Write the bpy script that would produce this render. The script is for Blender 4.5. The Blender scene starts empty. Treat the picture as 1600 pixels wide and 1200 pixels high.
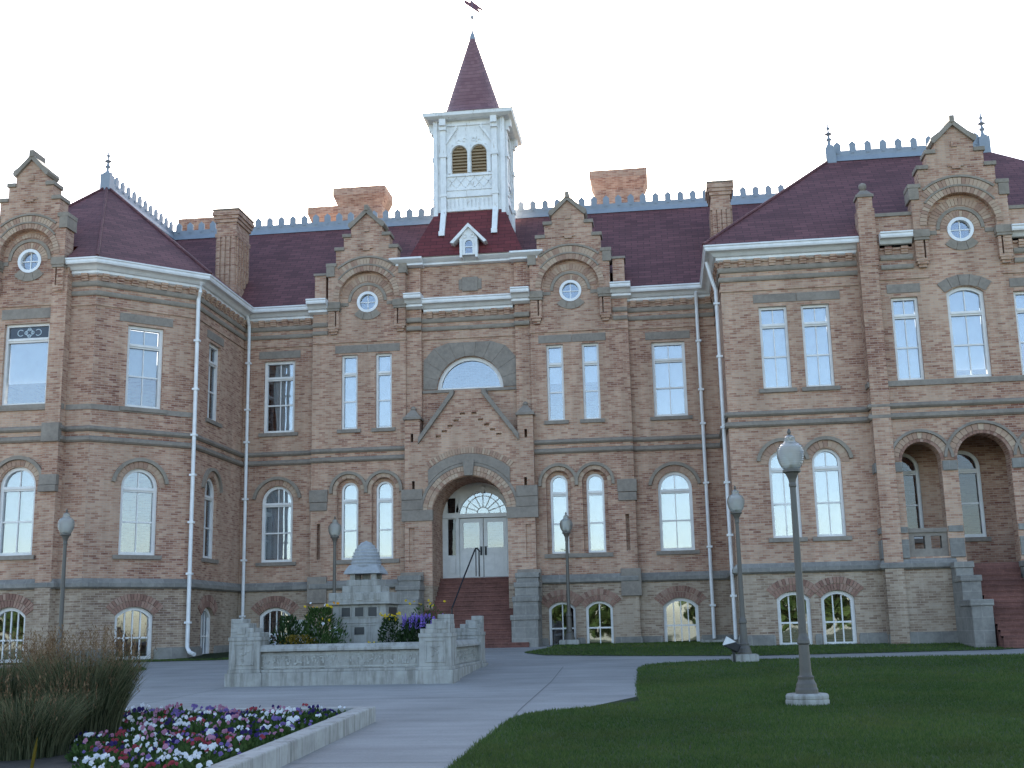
import bpy, bmesh, math, random
import numpy as np
from mathutils import Vector, Matrix
from mathutils.geometry import tessellate_polygon

random.seed(7); RNG = np.random.default_rng(11)
SC = bpy.context.scene
COL = SC.collection
R = math.radians

# ------------------------------------------------------------------ camera, sky, sun, exposure
EYE = 0.62
def make_camera():
    f, pitch, yaw, roll = 1860.0, 0.20286222728985387, 0.12167034983858417, -0.02172403125747498
    cp, sp, cy, sy = math.cos(pitch), math.sin(pitch), math.cos(yaw), math.sin(yaw)
    F = Vector((-sy*cp, cy*cp, sp)); Rt = Vector((cy, sy, 0)); U = Rt.cross(F)
    cr, sr = math.cos(roll), math.sin(roll)
    R2 = Rt*cr + U*sr; U2 = -Rt*sr + U*cr
    cam = bpy.data.cameras.new('camera'); o = bpy.data.objects.new('camera', cam); COL.objects.link(o)
    m = Matrix((R2, U2, -F)).transposed().to_4x4(); m.translation = (0, 0, EYE)
    o.matrix_world = m
    cam.sensor_width = 36; cam.lens = f/1600*36; cam.clip_start = 0.1; cam.clip_end = 5000
    SC.camera = o
make_camera()
SUN_EL, SUN_AZ = 22.0, -7.9            # degrees; azimuth from +Y towards +X
w = bpy.data.worlds.new('World'); SC.world = w; w.use_nodes = True
nt = w.node_tree; bg = nt.nodes['Background']
sky = nt.nodes.new('ShaderNodeTexSky'); sky.sky_type = 'NISHITA'; sky.sun_disc = False
sky.sun_elevation = R(SUN_EL); sky.sun_rotation = R(SUN_AZ)
sky.altitude = 1400; sky.air_density = 1.0; sky.dust_density = 3.5; sky.ozone_density = 0.35
nt.links.new(sky.outputs[0], bg.inputs[0]); bg.inputs[1].default_value = 0.15
sl = bpy.data.lights.new('sun', 'SUN'); sl.energy = 5.0; sl.angle = R(0.5); sl.color = (1, .93, .82)
so = bpy.data.objects.new('sun', sl); COL.objects.link(so)
sd = Vector((math.sin(R(SUN_AZ))*math.cos(R(SUN_EL)), math.cos(R(SUN_AZ))*math.cos(R(SUN_EL)), math.sin(R(SUN_EL))))
so.rotation_euler = sd.to_track_quat('Z', 'Y').to_euler()
vs = SC.view_settings; vs.view_transform = 'Standard'; vs.look = 'None'; vs.gamma = 1; vs.exposure = 1.78
SC.cycles.max_bounces = 8; SC.cycles.transparent_max_bounces = 12
try: SC.cycles.use_denoising = True
except Exception: pass

# ------------------------------------------------------------------ mesh builder
SPLIT = {'impost_stone', 'stone_dressing', 'coping', 'stone_block', 'hip_roll', 'stone_ring', 'side_light', 'louvre', 'post_foot', 'sill_band', 'string_course', 'stone_band', 'lintel', 'pillar', 'brick_arch', 'pilaster', 'wall', 'cap', 'leaded_scroll', 'rear_wall', 'fanlight'}
class MB:
    def __init__(self): self.v = []; self.f = []; self.m = []; self.mi = 0
    def face(self, pts):
        n = len(self.v); self.v += [tuple(p) for p in pts]; self.f.append(tuple(range(n, n+len(pts)))); self.m.append(self.mi)
    def mesh(self, vs, fs):
        n = len(self.v); self.v += [tuple(p) for p in vs]
        for q in fs: self.f.append(tuple(n+i for i in q)); self.m.append(self.mi)
    def box(self, x0, x1, y0, y1, z0, z1):
        self.mesh([(x0,y0,z0),(x1,y0,z0),(x1,y1,z0),(x0,y1,z0),(x0,y0,z1),(x1,y0,z1),(x1,y1,z1),(x0,y1,z1)],
                  [(0,3,2,1),(4,5,6,7),(0,1,5,4),(1,2,6,5),(2,3,7,6),(3,0,4,7)])
    def frustum(self, c, h0, z0, h1, z1):
        a = (h0, h0) if not isinstance(h0, tuple) else h0; b = (h1, h1) if not isinstance(h1, tuple) else h1
        x, y = c
        self.mesh([(x-a[0],y-a[1],z0),(x+a[0],y-a[1],z0),(x+a[0],y+a[1],z0),(x-a[0],y+a[1],z0),
                   (x-b[0],y-b[1],z1),(x+b[0],y-b[1],z1),(x+b[0],y+b[1],z1),(x-b[0],y+b[1],z1)],
                  [(0,3,2,1),(4,5,6,7),(0,1,5,4),(1,2,6,5),(2,3,7,6),(3,0,4,7)])
    def prism(self, fr, outer, holes=(), d0=0., d1=-.3, back=True):
        """polygon (s,z) with holes in a wall frame, from front depth d0 to back depth d1"""
        loops = [list(outer)] + [list(h) for h in holes]
        tri = tessellate_polygon([[Vector((s, z, 0)) for s, z in L] for L in loops])
        flat = [p for L in loops for p in L]; n = len(flat)
        V = [fr(s, d0, z) for s, z in flat] + [fr(s, d1, z) for s, z in flat]
        Fs = [tuple(t) for t in tri]
        if back: Fs += [tuple(i+n for i in t) for t in tri]
        b = 0
        for L in loops:
            k = len(L)
            for i in range(k):
                a, c = b+i, b+(i+1) % k
                Fs.append((a, c, c+n, a+n))
            b += k
        self.mesh(V, Fs)
    def fbox(self, fr, s0, s1, d0, d1, z0, z1):
        self.mesh([fr(s,d,z) for s,d,z in [(s0,d1,z0),(s1,d1,z0),(s1,d0,z0),(s0,d0,z0),(s0,d1,z1),(s1,d1,z1),(s1,d0,z1),(s0,d0,z1)]],
                  [(0,3,2,1),(4,5,6,7),(0,1,5,4),(1,2,6,5),(2,3,7,6),(3,0,4,7)])
    def wedges(self, fr, c, r0, r1, a0, a1, n, d0, d1, gap=.012, zmax=None, smax=None):
        """ring of separate voussoirs between angles a0..a1 (degrees from +s)"""
        cs, cz = c
        for i in range(n):
            t0 = R(a0+(a1-a0)*i/n); t1 = R(a0+(a1-a0)*(i+1)/n)
            g = gap/2; q = []
            for rr, rev in ((r0, False), (r1, True)):
                e = g/rr; k = 2 if abs(t1-t0) < .3 else 5
                arc = [(cs+rr*math.cos(t0+e+(t1-t0-2*e)*j/(k-1)), cz+rr*math.sin(t0+e+(t1-t0-2*e)*j/(k-1))) for j in range(k)]
                if rr == r1 and (zmax or smax):
                    arc2 = []
                    for s, z in arc:
                        f = 1.
                        if zmax and z > zmax: f = min(f, (zmax-cz)/(z-cz))
                        if smax and abs(s-cs) > smax: f = min(f, smax/abs(s-cs))
                        arc2.append((cs+(s-cs)*f, cz+(z-cz)*f))
                    arc = arc2
                q += arc[::-1] if rev else arc
            self.prism(fr, q, (), d0, d1)
    def ring(self, fr, c, r0, r1, a0, a1, d0, d1, n=24):
        cs, cz = c
        A = [R(a0+(a1-a0)*i/n) for i in range(n+1)]
        q = [(cs+r0*math.cos(a), cz+r0*math.sin(a)) for a in A] + [(cs+r1*math.cos(a), cz+r1*math.sin(a)) for a in A[::-1]]
        self.prism(fr, q, (), d0, d1)
    def sweep(self, path, prof, closed=False, z0=0.):
        """profile [(out,z)] swept along a plan polyline, out = to the right-hand (outer) side, mitred"""
        P = [Vector(p) for p in path]; n = len(P); rows = []
        for i in range(n):
            def nrm(a, b):
                t = (b-a).normalized(); return Vector((t.y, -t.x))
            if closed: n1 = nrm(P[i-1], P[i]); n2 = nrm(P[i], P[(i+1) % n])
            else:
                n1 = nrm(P[max(i-1,0)], P[max(i,1)]); n2 = nrm(P[min(i,n-2)], P[min(i+1,n-1)])
            m = (n1+n2); m = m/max(m.dot(n1), .2)
            rows.append([(P[i].x+m.x*o, P[i].y+m.y*o, z+z0) for o, z in prof])
        k = len(prof); V = [p for r_ in rows for p in r_]; Fs = []
        for i in range(n if closed else n-1):
            j = (i+1) % n
            for a in range(k):
                b = (a+1) % k
                Fs.append((i*k+a, j*k+a, j*k+b, i*k+b))
        if not closed: Fs += [tuple(range(k)), tuple(range((n-1)*k, n*k))[::-1]]
        self.mesh(V, Fs)
    def lathe(self, prof, c=(0,0,0), n=20, sq=False):
        """profile [(r,z)] about z"""
        V = []; k = len(prof)
        for r_, z in prof:
            for i in range(n):
                a = 2*math.pi*i/n + (math.pi/4 if sq else 0)
                V.append((c[0]+r_*math.cos(a), c[1]+r_*math.sin(a), c[2]+z))
        Fs = [(i*n+j, i*n+(j+1) % n, (i+1)*n+(j+1) % n, (i+1)*n+j) for i in range(k-1) for j in range(n)]
        Fs += [tuple(range(n))[::-1], tuple(range((k-1)*n, k*n))]
        self.mesh(V, Fs)
    def tube(self, pts, r, n=8):
        P = [Vector(p) for p in pts]; V = []
        for i, p in enumerate(P):
            t = (P[min(i+1, len(P)-1)]-P[max(i-1, 0)]).normalized()
            a = t.cross(Vector((0, 0, 1)) if abs(t.z) < .95 else Vector((1, 0, 0))).normalized(); b = t.cross(a)
            rr = r[i] if isinstance(r, (list, tuple)) else r
            V += [p + a*rr*math.cos(2*math.pi*j/n) + b*rr*math.sin(2*math.pi*j/n) for j in range(n)]
        m = len(P)
        Fs = [(i*n+j, i*n+(j+1) % n, (i+1)*n+(j+1) % n, (i+1)*n+j) for i in range(m-1) for j in range(n)]
        Fs += [tuple(range(n))[::-1], tuple(range((m-1)*n, m*n))]
        self.mesh(V, Fs)
    def clusters(self):
        n = len(self.v); par = list(range(n))
        def find(i):
            while par[i] != i: par[i] = par[par[i]]; i = par[i]
            return i
        for f in self.f:
            a = find(f[0])
            for i in f[1:]: par[find(i)] = a
        isl = {}
        for k, f in enumerate(self.f): isl.setdefault(find(f[0]), []).append(k)
        bb = []
        for ks in isl.values():
            P = np.array([self.v[i] for k in ks for i in self.f[k]]); bb.append([P.min(0)-.012, P.max(0)+.012, ks])
        done = False
        while not done:
            done = True; out = []
            for b in bb:
                for o in out:
                    if (b[0] <= o[1]).all() and (o[0] <= b[1]).all():
                        o[0] = np.minimum(o[0], b[0]); o[1] = np.maximum(o[1], b[1]); o[2] = o[2]+b[2]; done = False; break
                else: out.append(b)
            bb = out
        return [b[2] for b in bb]
    def build(self, name, mat, parent=None, smooth=False, bevel=0, recalc=True, loc=None):
        if name in SPLIT:
            cl = self.clusters()
            if len(cl) > 1:
                for ks in cl:
                    q = MB()
                    for k in ks: q.mi = self.m[k]; q.face([self.v[i] for i in self.f[k]])
                    b = bmesh.new(); o = q._link(name, mat, parent, smooth, bevel, False, loc); b.from_mesh(o.data); bmesh.ops.remove_doubles(b, verts=b.verts, dist=1e-5)
                    bmesh.ops.recalc_face_normals(b, faces=b.faces); b.to_mesh(o.data); b.free()
                return o
        return self._link(name, mat, parent, smooth, bevel, recalc, loc)
    def _link(self, name, mat, parent=None, smooth=False, bevel=0, recalc=True, loc=None):
        me = bpy.data.meshes.new(name); me.from_pydata(self.v, [], self.f)
        for m_ in (mat if isinstance(mat, (list, tuple)) else [mat]): me.materials.append(m_)
        if isinstance(mat, (list, tuple)): me.polygons.foreach_set('material_index', self.m)
        if recalc:
            b = bmesh.new(); b.from_mesh(me); bmesh.ops.recalc_face_normals(b, faces=b.faces); b.to_mesh(me); b.free()
        if smooth: me.polygons.foreach_set('use_smooth', [True]*len(me.polygons))
        o = bpy.data.objects.new(name, me); COL.objects.link(o)
        if parent: o.parent = parent
        if loc: o.location = loc
        if bevel:
            q = o.modifiers.new('bevel', 'BEVEL'); q.width = bevel; q.segments = 2; q.limit_method = 'ANGLE'; q.angle_limit = R(40)
        return o

def frame(o, t):
    """wall frame: origin o (x,y), direction t; returns f(s,d,z), d outward"""
    t = Vector(t).normalized(); n = Vector((t.y, -t.x)); o = Vector(o)
    def f(s, d, z):
        p = o + t*s + n*d
        return (p.x, p.y, z)
    return f
def empty(name, loc, label=None, cat=None, group=None, parent=None):
    o = bpy.data.objects.new(name, None); COL.objects.link(o); o.location = loc; o.empty_display_size = .3
    if parent: o.parent = parent
    return tag(o, label, cat, group)
def tag(o, label=None, cat=None, group=None, kind=None):
    if label: o['label'] = label
    if cat: o['category'] = cat
    if group: o['group'] = group
    if kind: o['kind'] = kind
    return o
def copy_tree(o, parent=None):
    c = o.copy(); COL.objects.link(c); c.parent = parent
    for ch in o.children: copy_tree(ch, c)
    return c

# ------------------------------------------------------------------ materials
class NT:
    def __init__(self, name):
        self.mat = bpy.data.materials.new(name); self.mat.use_nodes = True
        self.t = self.mat.node_tree; self.p = self.t.nodes['Principled BSDF']; self.out = self.t.nodes['Material Output']
    def n(self, typ, ins=None, **kw):
        x = self.t.nodes.new('ShaderNode'+typ)
        for k, v in kw.items(): setattr(x, k, v)
        for k, v in (ins or {}).items(): self.set(x, k, v)
        return x
    def set(self, x, k, v):
        s = x.inputs[k]
        if isinstance(v, bpy.types.NodeSocket): self.t.links.new(v, s)
        elif isinstance(v, bpy.types.Node): self.t.links.new(v.outputs[0], s)
        else: s.default_value = v
    def math(self, op, a, b=0., c=None):
        x = self.n('Math', {0: a, 1: b}, operation=op)
        if c is not None: self.set(x, 2, c)
        return x.outputs[0]
    def vm(self, op, a, b=None):
        x = self.n('VectorMath', {0: a}, operation=op)
        if b is not None: self.set(x, 1, b)
        return x.outputs['Value'] if op in ('DOT_PRODUCT', 'LENGTH') else x.outputs[0]
    def mix(self, f, a, b, mode='MIX'):
        x = self.n('Mix', data_type='RGBA', blend_type=mode)
        self.set(x, 0, f); self.set(x, 6, a); self.set(x, 7, b); return x.outputs[2]
    def noise(self, vec, scale, detail=3., rough=.55):
        x = self.n('TexNoise', {'Vector': vec, 'Scale': scale, 'Detail': detail, 'Roughness': rough}); return x.outputs[0]
    def ramp(self, fac, stops):
        x = self.n('ValToRGB', {'Fac': fac}); e = x.color_ramp.elements
        while len(e) < len(stops): e.new(.5)
        for i, (p, c) in enumerate(stops): e[i].position = p; e[i].color = c if len(c) == 4 else (*c, 1)
        return x.outputs[0]
    def pos(self): return self.n('TexCoord').outputs['Object']
    def wallcoords(self):
        """(along wall, up slope, 0) from the true normal"""
        P = self.pos(); N = self.n('NewGeometry').outputs['True Normal']
        T = self.vm('NORMALIZE', self.vm('CROSS_PRODUCT', N, (0, 0, 1)))
        S = self.vm('CROSS_PRODUCT', T, N)
        u = self.vm('DOT_PRODUCT', P, T); v = self.vm('DOT_PRODUCT', P, S)
        v = self.math('ABSOLUTE', v)
        return self.n('CombineXYZ', {0: u, 1: v}).outputs[0]
    def bump(self, h, strength=.4, dist=.01):
        b = self.n('Bump', {'Height': h, 'Strength': strength, 'Distance': dist}); self.set(self.p, 'Normal', b)
    def base(self, c): self.set(self.p, 'Base Color', c if not isinstance(c, tuple) else (*c, 1))
    def rough(self, r): self.set(self.p, 'Roughness', r)

def brick_mat(name, ca, cb, cc, mortar, cellar=None):
    m = NT(name); uv = m.wallcoords()
    b = m.n('TexBrick', {'Vector': uv, 'Color1': (0,0,0,1), 'Color2': (1,1,1,1), 'Mortar': (.5,.5,.5,1), 'Scale': 1., 'Mortar Size': .007,
                         'Mortar Smooth': .2, 'Bias': 0., 'Brick Width': .22, 'Row Height': .066})
    b.offset = .5
    rnd = b.outputs['Color']; mo = b.outputs['Fac']
    P = m.pos()
    big = m.noise(P, .35, 3.); 
    sc = m.n('Mapping', {'Vector': uv, 'Scale': (1.3, 9., 1.)}).outputs[0]
    streak = m.noise(sc, 1.6, 4., .65)
    sc2 = m.n('Mapping', {'Vector': uv, 'Scale': (3.6, 15., 1.)}).outputs[0]
    cell = m.noise(sc2, 1.0, 2., .6)
    k = m.math('ADD', m.math('MULTIPLY', rnd, .34), m.math('ADD', m.math('MULTIPLY', streak, .62), m.math('MULTIPLY', cell, .62)))
    k = m.math('ADD', k, .06)
    k = m.math('ADD', k, m.math('MULTIPLY', m.math('SUBTRACT', big, .5), .7))
    col = m.ramp(k, [(.52, ca), (.80, cb), (1.0, cc), (1.18/1.3, cc)][:3])
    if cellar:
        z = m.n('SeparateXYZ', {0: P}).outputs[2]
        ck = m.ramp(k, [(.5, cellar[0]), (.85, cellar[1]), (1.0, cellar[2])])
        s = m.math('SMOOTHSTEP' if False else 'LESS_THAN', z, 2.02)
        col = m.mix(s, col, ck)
    col = m.mix(m.math('MULTIPLY', mo, .75), col, (*mortar, 1))
    # vertical weather stains and dirt
    st = m.n('Mapping', {'Vector': uv, 'Scale': (1.3, .12, 1.)}).outputs[0]
    stn = m.ramp(m.noise(st, 1.0, 4., .7), [(.38, (.72,.70,.68)), (.62, (1.04,1.03,1.02))])
    col = m.mix(.75, col, stn, 'MULTIPLY')
    m.base(col); m.rough(.9)
    m.bump(m.math('SUBTRACT', m.math('MULTIPLY', rnd, .2), m.math('MULTIPLY', mo, 1.)), .5, .008)
    return m.mat
def stone_mat(name, a, b, scale=6., rough=.85, streak=False, joints=None, bump=.3):
    m = NT(name); P = m.pos()
    n1 = m.noise(P, scale, 6., .65); n2 = m.noise(P, scale*.18, 3.)
    k = m.math('ADD', m.math('MULTIPLY', n1, .6), m.math('MULTIPLY', n2, .5))
    col = m.ramp(k, [(.38, a), (.68, b)])
    if streak:
        st = m.n('Mapping', {'Vector': P, 'Scale': (7., 7., .7)}).outputs[0]
        s = m.ramp(m.noise(st, 1., 4., .7), [(.36, streak), (.52, (1,1,1))])
        col = m.mix(.85, col, s, 'MULTIPLY')
    if joints:
        bk = m.n('TexBrick', {'Vector': m.wallcoords(), 'Color1': (.8,.8,.8,1), 'Color2': (1,1,1,1), 'Mortar': (1.25,1.25,1.25,1), 'Scale': 1.,
                              'Mortar Size': .008, 'Brick Width': joints[0], 'Row Height': joints[1]})
        col = m.mix(.8, col, bk.outputs[0], 'MULTIPLY')
    m.base(col); m.rough(rough)
    m.bump(n1, bump, .02)
    return m.mat
def shingle_mat(name, a, b, rough=.6):
    m = NT(name); uv = m.wallcoords()
    bk = m.n('TexBrick', {'Vector': uv, 'Color1': (0,0,0,1), 'Color2': (1,1,1,1), 'Mortar': (0,0,0,1), 'Scale': 1., 'Mortar Size': .012,
                          'Mortar Smooth': .4, 'Brick Width': .42, 'Row Height': .16})
    rnd, mo = bk.outputs['Color'], bk.outputs['Fac']
    n = m.noise(m.pos(), 1.2, 4.); n2 = m.noise(m.pos(), 40., 2.)
    k = m.math('ADD', m.math('MULTIPLY', rnd, .45), m.math('ADD', m.math('MULTIPLY', n, .5), m.math('MULTIPLY', n2, .25)))
    col = m.mix(m.math('MULTIPLY', mo, .7), m.ramp(k, [(.3, a), (.9, b)]), (a[0]*.35, a[1]*.35, a[2]*.35, 1))
    m.base(col); m.rough(rough); m.bump(m.math('ADD', m.math('MULTIPLY', n2, .3), m.math('MULTIPLY', mo, -1.)), .5, .015)
    return m.mat
def paint_mat(name, c, rough=.45, wear=None, metal=0.):
    m = NT(name); n = m.noise(m.pos(), 3., 5., .7)
    lo = tuple(x*.86 for x in c)
    col = m.ramp(n, [(.35, lo), (.6, c)])
    if wear:
        st = m.n('Mapping', {'Vector': m.pos(), 'Scale': (9., 9., 1.6)}).outputs[0]
        s = m.ramp(m.noise(st, 1.2, 5., .75), [(.34, (1,1,1)), (.41, (0,0,0))])
        col = m.mix(m.math('MULTIPLY', s, .8), col, (*wear, 1))
    m.base(col); m.rough(rough); m.set(m.p, 'Metallic', metal)
    m.bump(n, .08, .01)
    return m.mat
def glass_mat(name, refl, tint, body):
    m = NT(name); t = m.t
    lw = m.n('Fresnel', {'IOR': 1.5}).outputs[0]
    wob = m.n('Bump', {'Height': m.noise(m.pos(), 1.1, 1.), 'Strength': .12, 'Distance': .03})
    gl = m.n('BsdfGlossy', {'Color': (.92,.95,1,1), 'Roughness': .015, 'Normal': wob.outputs[0]})
    tr = m.n('BsdfTransparent', {'Color': (*tint, 1)})
    f = m.math('ADD', m.math('MULTIPLY', lw, 1.-refl), refl)
    mx = m.n('MixShader', {0: f, 1: tr, 2: gl})
    t.links.new(mx.outputs[0], m.out.inputs[0])
    return m.mat
def leaf_mat(name, a, b, trans=.25, rough=.6):
    m = NT(name)
    rnd = m.n('NewGeometry').outputs['Random Per Island']
    col = m.ramp(rnd, [(.0, a), (1., b)])
    d = m.n('BsdfDiffuse', {'Color': col}); tr = m.n('BsdfTranslucent', {'Color': col})
    mx = m.n('MixShader', {0: trans, 1: d, 2: tr}); m.t.links.new(mx.outputs[0], m.out.inputs[0])
    return m.mat

M = {}
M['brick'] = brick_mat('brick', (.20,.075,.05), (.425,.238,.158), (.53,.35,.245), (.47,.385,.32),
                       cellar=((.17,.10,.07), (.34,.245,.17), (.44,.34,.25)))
M['brick_voussoir'] = None
def vous_mat(name, stops):
    m = NT(name); rnd = m.n('NewGeometry').outputs['Random Per Island']
    n = m.noise(m.pos(), 14., 4.)
    k = m.math('ADD', m.math('MULTIPLY', rnd, .75), m.math('MULTIPLY', n, .35))
    m.base(m.ramp(k, stops)); m.rough(.9); m.bump(n, .3, .01); return m.mat
M['vous'] = vous_mat('tan_arch_brick', [(.15, (.30,.175,.125)), (.55, (.41,.275,.195)), (1., (.48,.36,.26))])
M['vous_red'] = vous_mat('red_arch_brick', [(.15, (.19,.10,.075)), (.55, (.30,.17,.125)), (1., (.38,.26,.20))])
M['stone'] = stone_mat('grey_stone', (.185,.152,.125), (.28,.236,.195), 9.)
M['stone_warm'] = stone_mat('brown_grey_stone', (.20,.165,.13), (.30,.25,.20), 9.)
M['stone_block'] = stone_mat('grey_block_stone', (.17,.155,.14), (.28,.26,.23), 7., joints=(.62, .33))
M['step'] = stone_mat('red_step_brick', (.105,.043,.033), (.19,.08,.062), 5., joints=(.21, .073))
M['concrete'] = stone_mat('weathered_concrete', (.26,.25,.225), (.40,.385,.35), 5., streak=(.58,.56,.53))
M['concrete_carved'] = stone_mat('carved_concrete', (.25,.245,.22), (.44,.43,.39), 16., bump=.9)
M['shingle'] = shingle_mat('purple_shingle', (.085,.027,.029), (.17,.062,.063), .72)
M['shingle_red'] = shingle_mat('red_shingle', (.11,.020,.022), (.17,.032,.034), .8)
M['cone'] = shingle_mat('spire_shingle', (.17,.075,.08), (.25,.125,.125), .6)
M['white'] = paint_mat('white_paint', (.78,.77,.76), .4)
M['white_old'] = paint_mat('old_white_paint', (.80,.79,.77), .6, wear=(.42,.36,.30))
M['frame'] = paint_mat('cream_window_paint', (.74,.71,.68), .45)
M['crest'] = paint_mat('blue_grey_metal', (.25,.285,.33), .55)
M['louvre'] = paint_mat('tan_wood_louvre', (.42,.30,.18), .75)
M['iron'] = paint_mat('dark_lamp_paint', (.115,.10,.082), .5)
M['black'] = paint_mat('black_metal', (.012,.012,.015), .4)
M['glass'] = glass_mat('window_glass', .095, (.90,.925,.94), None)
M['glass_dark'] = glass_mat('dark_window_glass', .0, (.62,.64,.66), None)
M['glass_door'] = glass_mat('door_glass', .07, (.72,.75,.78), None)
M['door_paint'] = paint_mat('cream_door_paint', (.68,.66,.62), .5)
M['blind'] = paint_mat('white_blind', (.43,.425,.42), .8)
M['stained'] = paint_mat('stained_glass', (.03,.035,.05), .15)

# ------------------------------------------------------------------ ground
GY = [-400, 0, 13, 18.6, 24.4, 29, 35.5, 37, 60, 900]
GZ = [-3.5, -1.15, -.74, -.55, -.43, -.22, .07, .09, .1, .1]
def g(y): return float(np.interp(y, GY, GZ))
XC, DY = -6.037, 38.0

def ground_sheet(name, polys, off, mat, kind='structure', sub=None, label=None):
    b = bmesh.new()
    for poly in polys:
        b.faces.new([b.verts.new((x, y, 0)) for x, y in poly])
    bmesh.ops.triangulate(b, faces=b.faces)
    for yb in GY[1:-1]:
        bmesh.ops.bisect_plane(b, geom=b.verts[:]+b.edges[:]+b.faces[:], plane_co=(0, yb, 0), plane_no=(0, 1, 0))
    for v in b.verts: v.co.z = g(v.co.y)+off
    bmesh.ops.recalc_face_normals(b, faces=b.faces)
    for f in b.faces:
        if f.normal.z < 0: f.normal_flip()
    me = bpy.data.meshes.new(name); b.to_mesh(me); b.free(); me.materials.append(mat)
    o = bpy.data.objects.new(name, me); COL.objects.link(o); o['kind'] = kind
    return o
def lawn_mat():
    m = NT('lawn_soil'); P = m.pos()
    k = m.math('ADD', m.math('MULTIPLY', m.noise(P, 25., 4.), .5), m.math('MULTIPLY', m.noise(P, .8, 3.), .6))
    m.base(m.ramp(k, [(.35, (.030,.045,.016)), (.75, (.060,.085,.030))])); m.rough(1.)
    m.bump(m.noise(P, 60., 3.), .8, .03); return m.mat
def paving_mat():
    m = NT('plaza_concrete'); P = m.pos()
    n1 = m.noise(P, 30., 5., .7); n2 = m.noise(P, .7, 4.)
    st = m.n('Mapping', {'Vector': P, 'Scale': (.35, 2.6, 1.)}).outputs[0]
    n3 = m.noise(st, 1., 4., .6)
    k = m.math('ADD', m.math('MULTIPLY', n1, .3), m.math('ADD', m.math('MULTIPLY', n2, .35), m.math('MULTIPLY', n3, .35)))
    col = m.ramp(k, [(.36, (.195,.19,.178)), (.62, (.32,.312,.295))])
    spot = m.ramp(m.noise(P, 3.2, 5., .75), [(.60, (1,1,1)), (.74, (.70,.69,.67))])
    col = m.mix(.8, col, spot, 'MULTIPLY')
    grain = m.ramp(m.noise(P, 130., 2., .7), [(.35, (.86,.86,.86)), (.65, (1.1,1.1,1.1))])
    col = m.mix(.8, col, grain, 'MULTIPLY')
    m.base(col); m.rough(.85); m.bump(n1, .35, .01); return m.mat
M['lawn'] = lawn_mat(); M['paving'] = paving_mat()
M['soil'] = stone_mat('soil', (.02,.015,.01), (.05,.04,.03), 20.)

ground_sheet('ground', [[(-600,-400),(600,-400),(600,900),(-600,900)]], -.03, M['lawn'])
ground_sheet('plaza', [[(-40,-30),(40,-30),(40,38.5),(-40,38.5)]], 0., M['paving'])
LAWN = {'lawn_right': [(-2.3,-5),(40,-5),(40,28.8),(8.5,29.2),(1.3,29.2),(-.05,28.6),(-.5,28.1),(-.66,27.2),(-.62,24.5),(-.58,22.3),(-.52,20.2),(-.45,19.25),(-.7,18.85),(-1.2,18.35),(-1.75,17.95),(-2.05,17.6),(-2.2,16.9),(-2.25,14)],
        'lawn_strip_right': [(-3.9,33.3),(-3.75,32.9),(-3.2,32.0),(-1,31.2),(2.2,30.4),(8,30.9),(9.3,31.6),(8.6,33.6),(8.2,34.2),(2.0,34.2),(2.0,38.1),(-3.3,38.1),(-3.4,35.2)],
        'lawn_strip_left': [(-12.2,34.0),(-12.4,33.0),(-15.2,33.2),(-30,32.6),(-30,31.4),(-17.0,31.9),(-15.0,32.3),(-12.2,32.6),(-9.4,35.2),(-8.2,36.8),(-8.2,38.1),(-12.2,38.1)],
        'lawn_patch': [(-13.1,29.6),(-13.0,29.2),(-13.3,28.7),(-14.5,28.2),(-20,27.6),(-20,30.6),(-16.4,30.9),(-14.5,30.6),(-13.4,30.1)]}
for n_, poly in LAWN.items():
    ground_sheet('lawn', [poly], .012, M['lawn'])
# thin dark tooled joints in the plaza
jm = paint_mat('joint_dirt', (.10,.10,.095), .9)
def joint(pts, wd=.014):
    q = []
    for (a, b) in zip(pts[:-1], pts[1:]):
        a, b = Vector(a), Vector(b); t = (b-a).normalized(); nrm = Vector((-t.y, t.x))*wd/2
        q.append([tuple(a-nrm), tuple(b-nrm), tuple(b+nrm), tuple(a+nrm)])
    return q
JT = joint([(-2.39,28.1),(-2.28,22),(-2.2,17.5)]) + joint([(-4.0,16.9),(-2.2,16.9)]) + joint([(-4.1,12.9),(-2.3,12.9)]) + joint([(-12,20.6),(-.6,20.6)]) \
   + joint([(-4.2,29.2),(-.6,28.9)]) + joint([(-4.2,24.3),(-.7,24.3)]) + joint([(-9,17.2),(-9,24.3)]) + joint([(-12,32.9),(-4.2,32.9)])
ground_sheet('plaza_joint', JT, .004, jm)

# ------------------------------------------------------------------ the school building
B = empty('school_building', (XC, DY, 0), 'tan brick school building with stepped gables, purple shingle roofs and white bell tower', 'building')
FC = frame((0, 0), (1, 0))                                  # centre front, s = u
C2, C1 = (-10.0, -6.26), (-7.75, -4.16)
FB = frame((0, -6.5), (1, 0))                               # left wing gable bay
F2 = frame((0, -6.26), (1, 0))
FK = frame(C2, (C1[0]-C2[0], C1[1]-C2[1])); LK = math.dist(C1, C2)
FR_L = frame(C1, (0, 1)); LR_L = 4.16                        # left wing return (faces right)
UR = 8.08
FR_R = frame((UR, 0), (0, -1)); LR_R = 3.9                   # right wing return (faces left)
FW = frame((0, -3.9), (1, 0)); FG = frame((0, -4.28), (1, 0))
ZT = 11.1

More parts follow.
